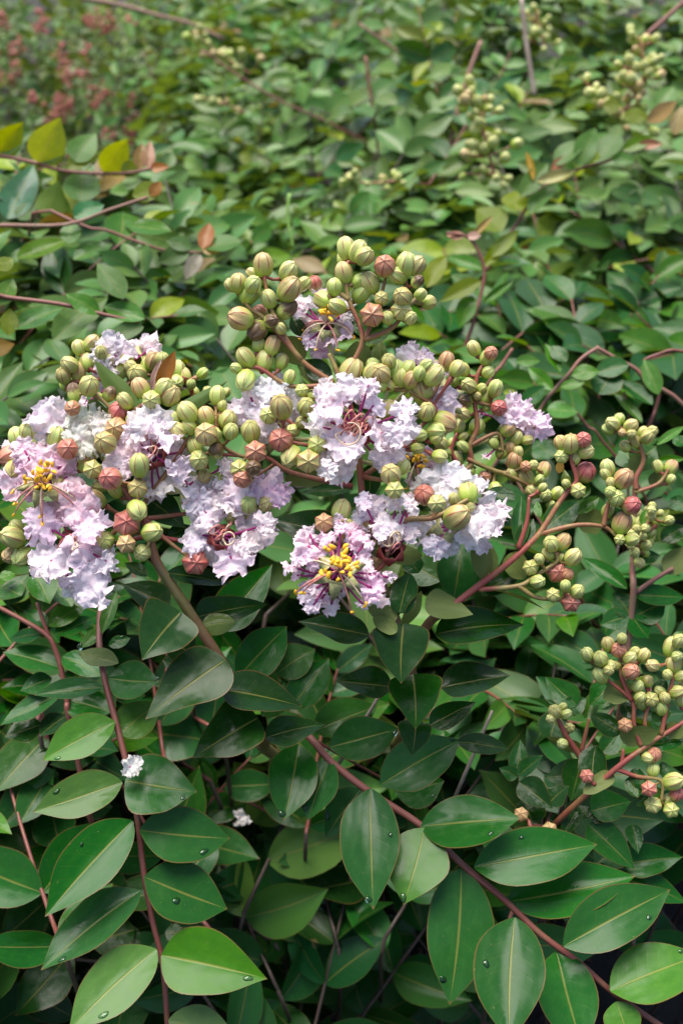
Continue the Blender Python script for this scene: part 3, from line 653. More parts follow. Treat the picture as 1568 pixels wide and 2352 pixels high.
FL(c3, (1000, 580), .402, [(950, 510, 82), (990, 490, 55), (1095, 530, 42), (900, 545, 50), (1140, 640, 62), (830, 530, 38), (960, 580, 60)], .06, 'none', 20)

# leaves of the blooming shrub --------------------------------------------
def LV(par, c, b, t, w, d=.405, kind='ell', col=G_HERO, **k):
    x, y, s = c(*b); x2, y2, _ = c(*t); return leaf(par, (x, y), (x2, y2), w*s, d, kind, col, **k)
vv = lambda x, y: (x, y, 1.0)
# bracts among the flowers
for b, t, w, kd, col, kw in [((592, 800), (402, 772), 178, 'round', G_OLIVE, dict(flip=True, nrm=(1, 0))), ((935, 895), (900, 728), 165, 'round', G_OLIVE, dict(flip=True, nrm=(1, 0))),
    ((740, 985), (560, 835), 130, 'ell', G_DARK, dict(nrm=(.6, .3))), ((720, 1010), (525, 870), 90, 'ell', G_OLIVE, dict(flip=True)), ((560, 700), (495, 555), 85, 'ovate', G_DARK, {}), ((942, 705), (880, 505), 90, 'ell', G_FRESH, {}), ((975, 740), (1130, 650), 80, 'ell', G_FRESH, {}),
    ((720, 1560), (448, 1600), 130, 'round', G_OLIVE, dict(flip=True, nrm=(.8, -.3))), ((880, 1660), (550, 1665), 85, 'ell', G_MID, dict(nrm=(.3, .9))), ((1000, 1500), (985, 1720), 130, 'ell', G_DARK, {}), ((880, 1400), (860, 1120), 130, 'ell', G_DARK, {}), ((660, 1290), (540, 1260), 60, 'round', G_FRESH, {}), ((1180, 1380), (1290, 1340), 70, 'round', G_OLIVE, dict(flip=True)), ((1060, 980), (1040, 690), 110, 'ell', G_OLIVE, {})]:
    LV(panC, c2, b, t, w, .408, kd, col, **kw)
for b, t, w, kd, col, kw in [((755, 535), (490, 255), 105, 'obl', G_PALE, dict(flip=True, nrm=(.8, .2))), ((850, 548), (1185, 378), 70, 'ell', G_PALE, dict(nrm=(.5, .6), flip=True)), ((825, 395), (915, 198), 80, 'ell', (.30, .12, .04), dict(nrm=(1, .1))), ((795, 410), (842, 235), 44, 'ell', (.26, .15, .13), dict(nrm=(1, .1))),
    ((790, 985), (968, 1116), 160, 'heart', G_DARK, {}), ((545, 565), (465, 455), 85, 'round', G_OLIVE, dict(flip=True, nrm=(1, 0))), ((960, 870), (1100, 850), 90, 'ell', G_MID, {}), ((880, 1170), (1000, 1110), 80, 'ell', G_DARK, {}), ((770, 1380), (650, 1300), 60, 'ell', G_MID, {}), ((860, 880), (960, 960), 80, 'ell', G_DARK, {})]:
    LV(panL, c1, b, t, w, .406, kd, col, **kw)
# broad dark leaves on the left flowering stem
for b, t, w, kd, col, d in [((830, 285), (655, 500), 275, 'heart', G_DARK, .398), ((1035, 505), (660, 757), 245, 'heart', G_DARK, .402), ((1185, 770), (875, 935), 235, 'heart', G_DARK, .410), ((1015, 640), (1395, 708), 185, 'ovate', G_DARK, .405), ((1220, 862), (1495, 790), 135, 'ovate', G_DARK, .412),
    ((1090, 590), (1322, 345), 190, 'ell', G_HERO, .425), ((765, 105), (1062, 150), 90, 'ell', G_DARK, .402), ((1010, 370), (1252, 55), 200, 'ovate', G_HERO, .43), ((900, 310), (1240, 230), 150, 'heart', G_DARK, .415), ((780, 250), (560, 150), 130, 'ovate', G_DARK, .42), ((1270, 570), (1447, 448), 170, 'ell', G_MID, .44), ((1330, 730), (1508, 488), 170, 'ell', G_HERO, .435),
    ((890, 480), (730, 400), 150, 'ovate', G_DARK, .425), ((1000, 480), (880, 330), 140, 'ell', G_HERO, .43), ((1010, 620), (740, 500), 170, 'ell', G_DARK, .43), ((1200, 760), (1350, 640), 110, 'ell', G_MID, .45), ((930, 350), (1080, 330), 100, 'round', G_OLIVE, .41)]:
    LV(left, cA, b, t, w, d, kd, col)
# stacked heart-shaped leaves below the front blossom
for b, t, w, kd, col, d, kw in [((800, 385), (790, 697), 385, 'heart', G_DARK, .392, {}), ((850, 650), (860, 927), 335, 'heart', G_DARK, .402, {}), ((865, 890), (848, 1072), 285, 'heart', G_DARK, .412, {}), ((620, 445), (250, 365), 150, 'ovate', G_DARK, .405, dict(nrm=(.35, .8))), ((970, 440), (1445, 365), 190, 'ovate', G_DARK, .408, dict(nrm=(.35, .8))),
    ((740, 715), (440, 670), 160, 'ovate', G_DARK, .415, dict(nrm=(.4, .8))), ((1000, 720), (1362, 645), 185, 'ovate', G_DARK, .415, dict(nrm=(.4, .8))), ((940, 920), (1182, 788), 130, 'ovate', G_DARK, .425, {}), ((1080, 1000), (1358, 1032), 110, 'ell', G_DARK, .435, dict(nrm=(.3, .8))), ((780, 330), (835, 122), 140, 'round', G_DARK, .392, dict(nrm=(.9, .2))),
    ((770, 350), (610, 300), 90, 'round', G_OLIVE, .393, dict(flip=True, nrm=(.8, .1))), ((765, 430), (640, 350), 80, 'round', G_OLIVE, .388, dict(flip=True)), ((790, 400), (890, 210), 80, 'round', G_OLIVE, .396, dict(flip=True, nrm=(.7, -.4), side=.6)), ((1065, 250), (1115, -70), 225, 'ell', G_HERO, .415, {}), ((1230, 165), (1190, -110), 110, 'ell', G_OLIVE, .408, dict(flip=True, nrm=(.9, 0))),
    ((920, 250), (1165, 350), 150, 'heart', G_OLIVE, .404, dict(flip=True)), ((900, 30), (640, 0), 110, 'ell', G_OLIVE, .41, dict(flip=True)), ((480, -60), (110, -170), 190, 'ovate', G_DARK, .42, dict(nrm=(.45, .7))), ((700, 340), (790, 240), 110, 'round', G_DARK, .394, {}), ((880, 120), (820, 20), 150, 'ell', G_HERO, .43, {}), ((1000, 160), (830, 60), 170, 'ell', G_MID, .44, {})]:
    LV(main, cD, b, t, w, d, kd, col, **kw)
for b, t, w, kd, col, kw in [((470, 1335), (478, 975), 115, 'ell', G_HERO, {}), ((635, 1205), (868, 1005), 170, 'ell', G_HERO, {}), ((860, 1100), (1005, 985), 80, 'ell', G_FRESH, {}), ((1030, 1160), (845, 1140), 175, 'round', G_OLIVE, dict(flip=True, nrm=(1, 0))), ((400, 1370), (500, 1545), 160, 'round', G_OLIVE, dict(flip=True, nrm=(1, 0))), ((300, 1500), (150, 1240), 150, 'ell', G_OLIVE, dict(flip=True, nrm=(.9, 0))),
    ((230, 1610), (650, 1715), 90, 'ell', G_OLIVE, dict(flip=True, nrm=(.4, -.6))), ((200, 1640), (480, 1480), 150, 'ell', G_DARK, {}), ((730, 830), (742, 740), 56, 'ell', (.55, .30, .03), dict(nrm=(1, 0))), ((600, 1130), (580, 1010), 50, 'ell', G_FRESH, {}), ((460, 1340), (560, 1130), 120, 'ell', G_DARK, {}), ((780, 950), (770, 800), 60, 'ell', G_OLIVE, {}), ((880, 890), (900, 1000), 90, 'round', G_FRESH, {}), ((440, 1010), (220, 960), 110, 'ell', G_DARK, dict(nrm=(.3, .8)))]:
    LV(panB, c4, b, t, w, .412, kd, col, **kw)
# long leafy shoot running to the lower right
shR = stem(A, [(600, 1700, .46), (690, 1680, .435), (760, 1750, .428), (850, 1820, .424), (965, 1895, .420), (1060, 1985, .417), (1150, 2060, .414), (1240, 2145, .411), (1330, 2212, .408), (1410, 2282, .405), (1540, 2372, .402)], .0016, .0011, M_STEM_RED)
stem(A, [(600, 1700, .46), (610, 1720, .54), AR], .0016, .0026, M_STEM_TAN)
stem(A, [(690, 1682, .437), (800, 1745, .45), (880, 1790, .47)], .0007, .0005, M_STEM_RED)
for b, t, w, col, d in [((365, 150), (375, 607), 208, G_HERO, .42), ((575, 300), (490, 587), 215, G_FRESH, .417), ((560, 295), (940, 250), 190, G_HERO, .418), ((765, 452), (1245, 350), 215, G_HERO, .412), ((890, 585), (1385, 485), 205, G_HERO, .418), ((1108, 755), (1532, 525), 215, G_HERO, .402), ((1288, 927), (1640, 770), 215, G_FRESH, .400),
    ((715, 455), (680, 987), 250, G_HERO, .417), ((920, 645), (900, 1130), 250, G_HERO, .398), ((1080, 775), (1190, 1150), 220, G_HERO, .41), ((1310, 968), (1370, 1130), 200, G_FRESH, .40), ((405, 135), (715, -45), 190, G_HERO, .426), ((210, 38), (120, 268), 145, G_HERO, .428), ((90, -20), (35, 268), 175, G_HERO, .43), ((330, 150), (195, 337), 140, G_HERO, .44),
    ((210, -10), (480, -90), 170, G_HERO, .436), ((150, -70), (400, -180), 150, G_MID, .445), ((460, 160), (650, 120), 160, G_HERO, .46), ((1230, 440), (1380, 330), 120, G_HERO, .47)]:
    LV(shR, cC, b, t, w, d, 'ell', col, nrm=(.55, .55), mat=M_LEAF)
# rosy leafy shoot hanging down the left
shL = stem(A, [(240, 1330, .46), (228, 1450, .43), (238, 1545, .418), (262, 1640, .412), (295, 1770, .406), (318, 1890, .402), (330, 2000, .399), (352, 2120, .396), (372, 2200, .394), (380, 2280, .392), (386, 2380, .39)], .0013, .0010, M_STEM_RED)
stem(A, [(240, 1330, .46), (236, 1260, .52), (300, 1290, .66), AR], .0013, .0026, M_STEM_TAN)
for b, t, w, col, d, kd in [((575, 255), (907, 298), 275, G_HERO, .402, 'ovate'), ((562, 262), (150, 396), 195, G_FRESH, .403, 'ell'), ((642, 485), (1066, 513), 255, G_HERO, .398, 'ell'), ((608, 440), (207, 882), 240, G_HERO, .397, 'ell'), ((664, 698), (1054, 838), 270, G_HERO, .395, 'ell'), ((645, 762), (180, 1112), 195, G_HERO, .394, 'ell'),
    ((742, 1058), (1228, 1162), 290, G_FRESH, .388, 'ovate'), ((718, 1030), (310, 1400), 240, G_FRESH, .387, 'ell'), ((775, 1355), (1080, 1420), 190, G_PALE, .386, 'ell'), ((528, -15), (190, 155), 185, G_FRESH, .409, 'ell'), ((553, 45), (745, -120), 165, G_FRESH, .410, 'ovate')]:
    LV(shL, cB, b, t, w, d, kd, col, nrm=(.6, .5))
for b, t, w, col, d in [((478, 632), (152, 655), 95, G_HERO, .414), ((500, 590), (732, 605), 175, G_HERO, .415), ((545, 520), (350, 460), 80, G_OLIVE, .416), ((470, 380), (535, 180), 60, G_FRESH, .425), ((475, 370), (360, 450), 60, G_FRESH, .43), ((500, 440), (600, 400), 60, G_HERO, .44)]:
    LV(shL, cA, b, t, w, d, 'ell', col, nrm=(.3, .8))

# ================================================================== the shrubs around it
def proj(p):
    v = p-EYE; d = v.dot(FWD)
    if d < .02: return -9e9, -9e9, d
    return 784 + v.dot(RGT)/d/TX*784, 1176 - v.dot(UPV)/d/TY*1176, d
class Shrub:
    def __init__(s, name, x, y, label, tints, L, cap=290, kind='back', group=None, stem_mat=M_STEM_RED, young=None):
        s.e, s.root = plant(name, x, y, label, 'shrub', group); s.t = tints; s.L = L; s.cap = cap; s.n = 0; s.kind = kind
        s.bulk = []; s.tw = MB(); s.sm = stem_mat; s.young = young or [G_LIME, G_FRESH, G_LIME, G_PALE, (.20, .13, .03)]
    def lf(s, par, B, dr, nr, L, Wd, col, solo):
        q = proj(B + dr*L*.5)
        inside = -60 < q[0] < 1630 and -60 < q[1] < 2410
        M = leaf_matrix(B, dr, nr, L, Wd)
        if solo and inside and s.n < s.cap:
            a, me = RN.choice(LEAF[s.kind]); put('leaf', me, par, None, M, tint(col, RN, .2)); s.n += 1
        else:
            s.bulk.append((RN.choice(LEAF['back'])[0], np.array(M)))
    def shoot(s, T, dr, ln, solo=True, steep=.25, sp=.022, r=.0011, leafs=1.0, curve=.25, young=3):
        dr = dr.normalized(); sd = dr.cross(Vector((0, 0, 1)))
        sd = sd.normalized() if sd.length > 1e-3 else RGT
        bow = RN.uniform(-curve, curve)
        pts = []
        for i in range(7):
            k = i/6; pts.append(T - dr*ln*k + sd*bow*ln*k*k + Vector((0, 0, -1))*steep*ln*k**1.8)
        base = pts[-1]; foot = s.root.lerp(Vector((base.x, base.y+.04, s.root.z)), .72); low = base.lerp(foot, .5) - dr*ln*.18
        W = smooth_line(pts + [low, foot], 3); cut = 17; rad = [r*.5 + r*.7*i/len(W) for i in range(len(W))]; s.tw.tube(W[cut:], rad[cut:], 5); W = W[:cut+1]; rad = rad[:cut+1]; m = len(W)-1
        if solo and s.n < s.cap:
            mb = MB(); mb.tube(W, rad, 6); O = W[-1]; par = put('stem', mb.mesh('stem', O), s.e, s.sm, Matrix.Translation(O)); setoff(par, O)
        else: par = None; s.tw.tube(W, rad, 5)
        acc = .004; j = 0; Lp = smooth_line(pts, 4); walked = 0; nxt = .003
        for i in range(len(Lp)-1):
            seg = (Lp[i+1]-Lp[i]).length; t = (Lp[i]-Lp[i+1]).normalized()
            if walked + seg >= nxt:
                Bp = Lp[i].lerp(Lp[i+1], RN.random()); side = 1 if j % 2 else -1
                for sg in ((side, -side) if RN.random() < .75 else (side,)):
                    up = (Vector((0, 0, 1)) - t*t.z); up = up.normalized() if up.length > .05 else sd
                    sv = t.cross(up).normalized()*sg
                    a = math.radians(RN.uniform(38, 70)) if j > 0 else math.radians(RN.uniform(10, 40))
                    ld = (t*math.cos(a) + sv*math.sin(a) + Vector((0, 0, RN.uniform(-.25, .22)))).normalized()
                    nn = (up*1.0 + Vector((RN.gauss(0, .5), RN.gauss(0, .5) - .15, RN.gauss(0, .2))) + sv*-.2).normalized()
                    g_ = min(1.0, .58 + .15*j); L = s.L*leafs*g_*RN.uniform(.8, 1.15)
                    col = RN.choice(s.young) if (j < young and RN.random() < .55) else RN.choice(s.t)
                    s.lf(par or s.e, Bp, ld, nn, L, L*RN.uniform(.44, .58), col, solo and par is not None)
                j += 1; nxt = walked + seg + sp*RN.uniform(.75, 1.25)*(1 if j > 2 else .6)
            walked += seg
        return par
    def fill(s, box, d0, d1, n, ln=(.12, .22), solo=True, jd=.03, up=(0.0, .8), az=None, **k):
        x0, y0, x1, y1 = box; cells = []
        nx = max(1, int(round(math.sqrt(n*(x1-x0)/max(1, (y1-y0)))))); ny = max(1, math.ceil(n/nx))
        for j in range(ny):
            for i in range(nx): cells.append((x0+(x1-x0)*(i+RN.random())/nx, y0+(y1-y0)*(j+RN.random())/ny))
        RN.shuffle(cells)
        for x, y in cells[:n]:
            f = (y-y0)/max(1, y1-y0); d = d0 + (d1-d0)*f + RN.uniform(-jd, jd)
            T = P(x, y, d); a = RN.uniform(0, 2*math.pi) if az is None else RN.gauss(az, .9)
            s.shoot(T, Vector((math.cos(a), math.sin(a), RN.uniform(*up))), RN.uniform(*ln), solo, **k)
    def done(s):
        if s.bulk:
            Vs = []; Fs = []; Us = []; b = 0
            for (A_, F_, U_), M in s.bulk:
                Vs.append(A_ @ M[:3, :3].T + M[:3, 3]); nv = len(A_)
                Fs.append(np.array(F_)+b); Us.append(np.array(U_)); b += nv
            V = np.concatenate(Vs)-np.array(s.root); me = mesh_np('foliage', V.tolist(), np.concatenate(Fs).tolist(), np.concatenate(Us))
            c = np.mean([np.array(t) for t in s.t], 0)
            o = put('foliage', me, s.e, M_LEAF_BACK, Matrix.Translation(s.root), tuple(c)); o['kind'] = 'stuff'
        if s.tw.V:
            o = put('twigs', s.tw.mesh('twigs', s.root), s.e, M_WOOD, Matrix.Translation(s.root)); o['kind'] = 'stuff'
    def stem(s, c, pts, d, r0, r1, mat=None, to_root=False):
        W = [P(*c(p[0], p[1])[:2], d + (p[2] if len(p) > 2 else 0)) for p in pts]
        if to_root:
            if W[0].z < W[-1].z-.015: W.reverse(); r0, r1 = r1*.8, r0*1.1
            e = W[-1]; dn = (W[-1]-W[-2]).normalized(); foot = s.root.lerp(Vector((e.x, e.y+.06, s.root.z)), .7); W += [e + dn*.05 + Vector((0, .015, -.03)), (e + dn*.06).lerp(foot, .5) + Vector((0, .03, 0)), foot]
        return stem(s.e, W, r0, r1, mat or s.sm)
    def leaves(s, par, c, L, d, kind='ovate', **kw):
        for q in L:
            k2 = dict(kw); 
            if len(q) > 4: k2.update(q[4])
            LV(par, c, q[0], q[1], q[2], d, kind, q[3], **k2); s.n += 1
def spray(par, c, line, d, n, spread, r, red=.25, mat=M_STEM_BUD):
    """A loose cluster of small buds round a stalk."""
    pts = cl(c, line); k = c(0, 0)[2]; bl = []
    for i in range(n):
        t = RN.random(); j = min(len(line)-2, int(t*(len(line)-1))); f = t*(len(line)-1)-j
        x = line[j][0]+(line[j+1][0]-line[j][0])*f; y = line[j][1]+(line[j+1][1]-line[j][1])*f
        q = spread*(1-.45*t); bl.append((*c(x+RN.gauss(0, q*.6), y+RN.gauss(0, q*.45))[:2], r*k*RN.uniform(.7, 1.15), red if (red >= 1 or RN.random() < .3) else .1, '', RN.uniform(-.02, .02)))
    return panicle(par, [pts], d, bl, mat, .0010)

cT = crop(0, 0, 1366); cU = crop(1366, 0, 1365)
TB = [G_BACK, G_MID, G_BACK, (0.06, .18, .05), G_FRESH, (.12, .22, .02)]
TD = [G_MID, G_HERO, (.03, .11, .03), G_HERO]
# --- left shrub
S = Shrub('leafy_crape_myrtle', -.32, .86, 'leafy crape myrtle with lime translucent leaves and red twigs behind the left blossoms', [G_BACK, (.075, .18, .055), G_FRESH, G_MID], .042)
s1 = S.stem(cT, [(700, 772), (560, 797), (310, 787), (160, 747), (0, 717), (-120, 720)], .72, .0010, .0017, to_root=True)
s2 = S.stem(cT, [(680, 905), (500, 965), (300, 1032), (0, 1035), (-150, 1050)], .66, .0009, .0016, M_STEM_TAN, True)
s3 = S.stem(cT, [(640, 1480), (460, 1440), (280, 1397), (30, 1365), (-120, 1340)], .54, .0009, .0014, to_root=True)
S.leaves(s1, cT, [((180, 748), (282, 538), 165, G_LIME, dict(nrm=(.9, -.2))), ((480, 792), (592, 636), 135, G_LIME, dict(nrm=(.9, -.2))), ((345, 742), (442, 598), 110, G_PALE), ((-10, 705), (112, 560), 120, G_LIME, dict(nrm=(.9, -.2))), ((200, 752), (360, 638), 62, G_PALE), ((10, 715), (170, 585), 60, G_PALE), ((560, 800), (672, 748), 70, G_LIME), ((640, 775), (655, 650), 60, (.22, .14, .06)), ((680, 770), (690, 640), 50, (.30, .14, .08)), ((690, 775), (780, 762), 45, (.28, .12, .04)),
    ((370, 925), (372, 760), 128, G_PALE), ((210, 995), (272, 828), 135, (.09, .16, .015), dict(flip=True)), ((35, 1005), (155, 738), 130, (.05, .16, .07)), ((310, 770), (460, 700), 70, G_LIME), ((90, 1010), (165, 920), 75, G_PALE)], .72, 'ovate')
S.leaves(s2, cT, [((320, 1120), (330, 1010), 80, G_FRESH), ((340, 1000), (480, 930), 90, (.05, .16, .06)), ((610, 900), (760, 850), 90, G_LIME), ((690, 900), (740, 830), 55, (.30, .14, .05)), ((80, 1187), (312, 1102), 75, G_BACK, dict(nrm=(.2, .9))), ((340, 1192), (522, 1108), 70, G_FRESH, dict(nrm=(.2, .9))), ((600, 1040), (790, 1050), 75, G_FRESH, dict(nrm=(.2, .9)))], .66, 'ell')
S.leaves(s3, cT, [((570, 1372), (445, 1198), 105, G_PALE), ((245, 1562), (495, 1348), 130, G_PALE), ((70, 1512), (300, 1402), 85, G_FRESH, dict(nrm=(.3, .8))), ((665, 1465), (470, 1400), 90, G_FRESH, dict(nrm=(.3, .8))), ((40, 1540), (45, 1410), 80, G_LIME), ((460, 1440), (300, 1340), 85, G_FRESH), ((660, 1500), (480, 1560), 80, G_PALE), ((0, 1400), (60, 1270), 90, G_BACK), ((0, 1240), (60, 1180), 120, G_LIME)], .54, 'ell')
s4 = S.stem(cT, [(925, 1160), (760, 1150), (600, 1100), (420, 1050)], .68, .0008, .0012, to_root=True)
S.leaves(s4, cT, [((870, 1150), (722, 1205), 90, G_PALE), ((930, 1145), (962, 1022), 62, (.33, .13, .03)), ((1105, 1112), (935, 1135), 72, G_PALE, dict(nrm=(.3, .8))), ((920, 1170), (850, 1282), 66, (.27, .24, .16)), ((930, 1150), (1030, 1140), 50, (.30, .16, .04)), ((880, 1140), (760, 1100), 70, G_PALE)], .68, 'ell')
S.fill((-60, 320, 380, 560), .80, .70, 15, solo=True, az=.4); S.fill((-60, 560, 520, 1010), .70, .56, 34, solo=True); S.fill((-80, 380, 520, 1100), .86, .62, 40, solo=False, jd=.03, steep=.5); S.fill((-900, 250, -90, 1000), .90, .62, 50, solo=False, jd=.05)  # last fill: bed continued left of the view, added to block side light
S.done()
# --- middle shrub behind the blossoms
S = Shrub('dense_crape_myrtle', .02, .98, 'dense green crape myrtle directly behind the tallest bud cluster', TB+[G_MID], .046, stem_mat=M_STEM_TAN)
S.fill((400, 480, 1050, 900), .95, .64, 44, jd=.02, sp=.026); S.fill((380, 420, 1080, 1000), 1.0, .66, 60, solo=False, steep=.5); S.fill((420, 900, 1060, 1350), .74, .62, 34, solo=False, steep=.4, jd=.015)
sx = S.stem(cT, [(1330, 890), (1320, 1000), (1350, 1150)], .80, .0012, .0009, plain('grass_blade', (.20, .36, .06), .5, .15, 80.0))
S.done()
# --- centre back
S = Shrub('tall_crape_myrtle', -.05, 1.55, 'tall crape myrtle at the back with thin arching tan twigs and small glossy leaves', TB, .045, stem_mat=M_STEM_TAN)
S.fill((430, -40, 1020, 520), 1.75, 1.05, 56, ln=(.15, .28), jd=.05); S.fill((380, -120, 1060, 560), 1.95, 1.1, 90, ln=(.15, .3), solo=False, jd=.06, steep=.5)
S.stem(cT, [(370, -10), (560, 25), (740, 75), (880, 110), (1030, 180)], 1.45, .0032, .002); S.stem(cU, [(80, 110), (250, 230), (420, 360), (560, 480)], 1.2, .0016, .0012, to_root=True)
S.stem(cU, [(110, 260), (130, 420), (160, 620), (170, 780)], 1.15, .0016, .0012, M_STEM_RED, True); sb = S.stem(cU, [(640, 190), (590, 320), (540, 480), (490, 700), (465, 830)], 1.05, .0022, .0026, to_root=True)
S.stem(cT, [(930, 230), (1100, 350), (1300, 470), (1560, 590)], 1.3, .0016, .0012, M_STEM_RED, True)
spray(S.e, cT, [(1150, 340), (1000, 240), (880, 130)], 1.32, 26, 75, 20, .4); spray(S.e, cT, [(1130, 520), (1010, 470), (930, 450)], 1.3, 12, 40, 18, .4); spray(S.e, cU, [(270, 830), (100, 840), (10, 800)], .95, 16, 70, 16, .3)
S.done()
# --- right back, with bud clusters
S = Shrub('budding_crape_myrtle', .48, 1.28, 'crape myrtle with loose clusters of small green buds on red stalks and a tan twig', TB, .046)
b1 = spray(S.e, cU, [(700, 800), (660, 640), (625, 500), (590, 420)], .86, 46, 120, 24, .4); b2 = spray(S.e, cU, [(1290, 520), (1385, 360), (1385, 260), (1365, 170)], .92, 50, 110, 22, .45)
spray(S.e, cU, [(1280, 540), (1180, 440), (1090, 350)], .93, 12, 40, 24, .4); spray(S.e, cU, [(930, 200), (900, 100), (900, 40)], 1.15, 18, 70, 18, .1); spray(S.e, cU, [(720, 800), (560, 800)], .88, 8, 50, 24, .3)
S.stem(cU, [(825, -10), (845, 180), (870, 340), (885, 440)], .98, .0022, .0024, M_TWIG); S.stem(cU, [(1590, -10), (1480, 90), (1400, 160)], 1.0, .0020, .0024)
r1 = S.stem(cU, [(1390, 655), (1220, 740), (1080, 780), (900, 880), (810, 1020), (700, 1190)], .80, .0011, .0016, to_root=True)
S.leaves(r1, cU, [((820, 900), (952, 738), 85, G_PALE), ((895, 835), (1078, 785), 55, (.28, .28, .07)), ((800, 968), (800, 868), 118, G_LIME, {}), ((1142, 755), (1142, 672), 112, G_LIME, {}), ((735, 1062), (618, 958), 122, G_LIME, {}), ((985, 760), (1105, 630), 80, G_PALE), ((1080, 765), (1172, 575), 95, G_PALE), ((1180, 730), (1275, 600), 90, G_PALE), ((860, 985), (990, 825), 70, G_PALE), ((640, 1230), (825, 1040), 62, G_LIME), ((960, 780), (1045, 715), 45, (.34, .13, .07)), ((1240, 720), (1345, 745), 60, G_PALE), ((1290, 690), (1440, 620), 60, G_BACK), ((1360, 665), (1475, 660), 45, (.34, .15, .08)), ((690, 1180), (810, 1050), 60, G_LIME), ((650, 1240), (480, 1170), 60, G_FRESH), ((880, 830), (845, 695), 26, (.28, .17, .02))], .79, 'ell')
r2 = S.stem(cU, [(480, 1070), (570, 1085), (620, 1140), (655, 1240), (640, 1350), (600, 1500)], .70, .0009, .0014, to_root=True)
S.leaves(r2, cU, [((565, 1085), (478, 1075), 40, (.35, .14, .08)), ((575, 1085), (640, 1080), 40, (.38, .22, .18)), ((600, 1090), (695, 990), 30, (.3, .2, .03)), ((640, 1290), (450, 1390), 70, G_LIME), ((630, 1330), (500, 1260), 70, G_PALE), ((650, 1390), (790, 1290), 40, G_FRESH), ((390, 1320), (480, 1160), 80, G_LIME, {}), ((600, 1360), (540, 1500), 80, G_FRESH)], .70, 'ell')
S.leaves(S.e, cU, [((1400, 560), (1540, 460), 75, (.42, .24, .08)), ((1530, 620), (1560, 480), 70, (.32, .26, .12)), ((1200, 490), (1285, 480), 80, G_LIME), ((1290, 540), (1420, 530), 70, G_LIME)], .88, 'ell')
S.fill((930, -30, 1600, 620), 1.25, .86, 58, ln=(.14, .26), jd=.04); S.fill((900, -120, 1640, 700), 1.4, .92, 90, ln=(.14, .28), solo=False, jd=.05, steep=.5)
S.done()
# --- right middle
S = Shrub('twiggy_crape_myrtle', .40, .80, 'dark leaved crape myrtle with long bare rosy twigs beside the right bud clusters', TD+[G_MID, G_FRESH], .052, young=[G_FRESH, G_MID, G_HERO])
for pts, r in [([(600, 410), (700, 270), (800, 160), (880, 60), (1000, -20)], .0013), ([(1330, 530), (1380, 400), (1420, 250)], .0012), ([(980, -20), (1120, 60), (1250, 130), (1330, 220), (1568, 370)], .0014), ([(850, 420), (930, 520), (1020, 610)], .0009), ([(1300, 70), (1400, 30), (1568, 10)], .0011), ([(260, 220), (340, 110), (420, -10)], .0012), ([(1170, 280), (1190, 380), (1200, 470)], .0008)]:
    S.stem(c4, pts, .60, r*.8, r, M_STEM_TAN if r > .0012 else None, True)
t1 = S.stem(c4, [(1250, 860), (1240, 1000), (1230, 1340), (1225, 1500), (1225, 1720)], .485, .0012, .0016, M_STEM_TAN, True); S.stem(c4, [(1500, 1470), (1380, 1540), (1240, 1640)], .485, .0010, .0012, M_STEM_TAN)
S.leaves(t1, c4, [((1235, 1650), (1590, 1655), 140, G_HERO), ((1190, 1610), (880, 1385), 110, G_HERO), ((1265, 1400), (1415, 1385), 90, G_HERO), ((1460, 1510), (1580, 1330), 150, G_OLIVE, dict(flip=True)), ((1195, 800), (1335, 705), 100, G_OLIVE, dict(flip=True, nrm=(1, 0))), ((1395, 930), (1395, 805), 135, G_OLIVE, dict(flip=True, nrm=(1, 0))), ((1390, 640), (1580, 500), 55, G_FRESH), ((1235, 800), (1390, 640), 190, G_MID), ((1240, 790), (1160, 640), 160, G_MID), ((1225, 1800), (1095, 1630), 160, G_HERO), ((1230, 1800), (1452, 1700), 190, G_HERO), ((1220, 1790), (1340, 1940), 180, G_HERO), ((1210, 1790), (1010, 1850), 150, G_HERO), ((1420, 1290), (1590, 1180), 120, G_DARK), ((1380, 750), (1590, 730), 60, G_FRESH), ((1480, 1000), (1600, 1080), 110, G_HERO), ((1500, 590), (1590, 640), 110, G_HERO)], .485, 'ell')
panicle(S.e, [cl(c4, [(1250, 940), (1250, 860), (1300, 740), (1250, 600), (1120, 510)]), cl(c4, [(1240, 960), (1400, 900), (1470, 800)])], .478, cb(c4, [(1100, 502, 45), (1135, 470, 36), (1210, 512, 45, .3), (1320, 592, 50), (1345, 560, 40), (1250, 627, 38, .3), (1180, 652, 38), (1485, 792, 48, .6), (1400, 792, 36), (1480, 872, 36), (1070, 540, 36), (1290, 560, 36), (1160, 560, 30, .5), (1220, 570, 36)]))
spray(S.e, c4, [(1240, 1330), (1300, 1240), (1340, 1140), (1370, 1080)], .475, 34, 95, 36, .2)
S.leaves(S.e, c4, [((1290, 1180), (1330, 1060), 60, G_FRESH), ((1380, 1150), (1480, 1070), 60, G_LIME), ((1400, 1160), (1520, 1140), 60, G_FRESH), ((1330, 1250), (1230, 1190), 60, G_FRESH), ((1290, 1280), (1170, 1310), 70, G_OLIVE)], .475, 'ovate')
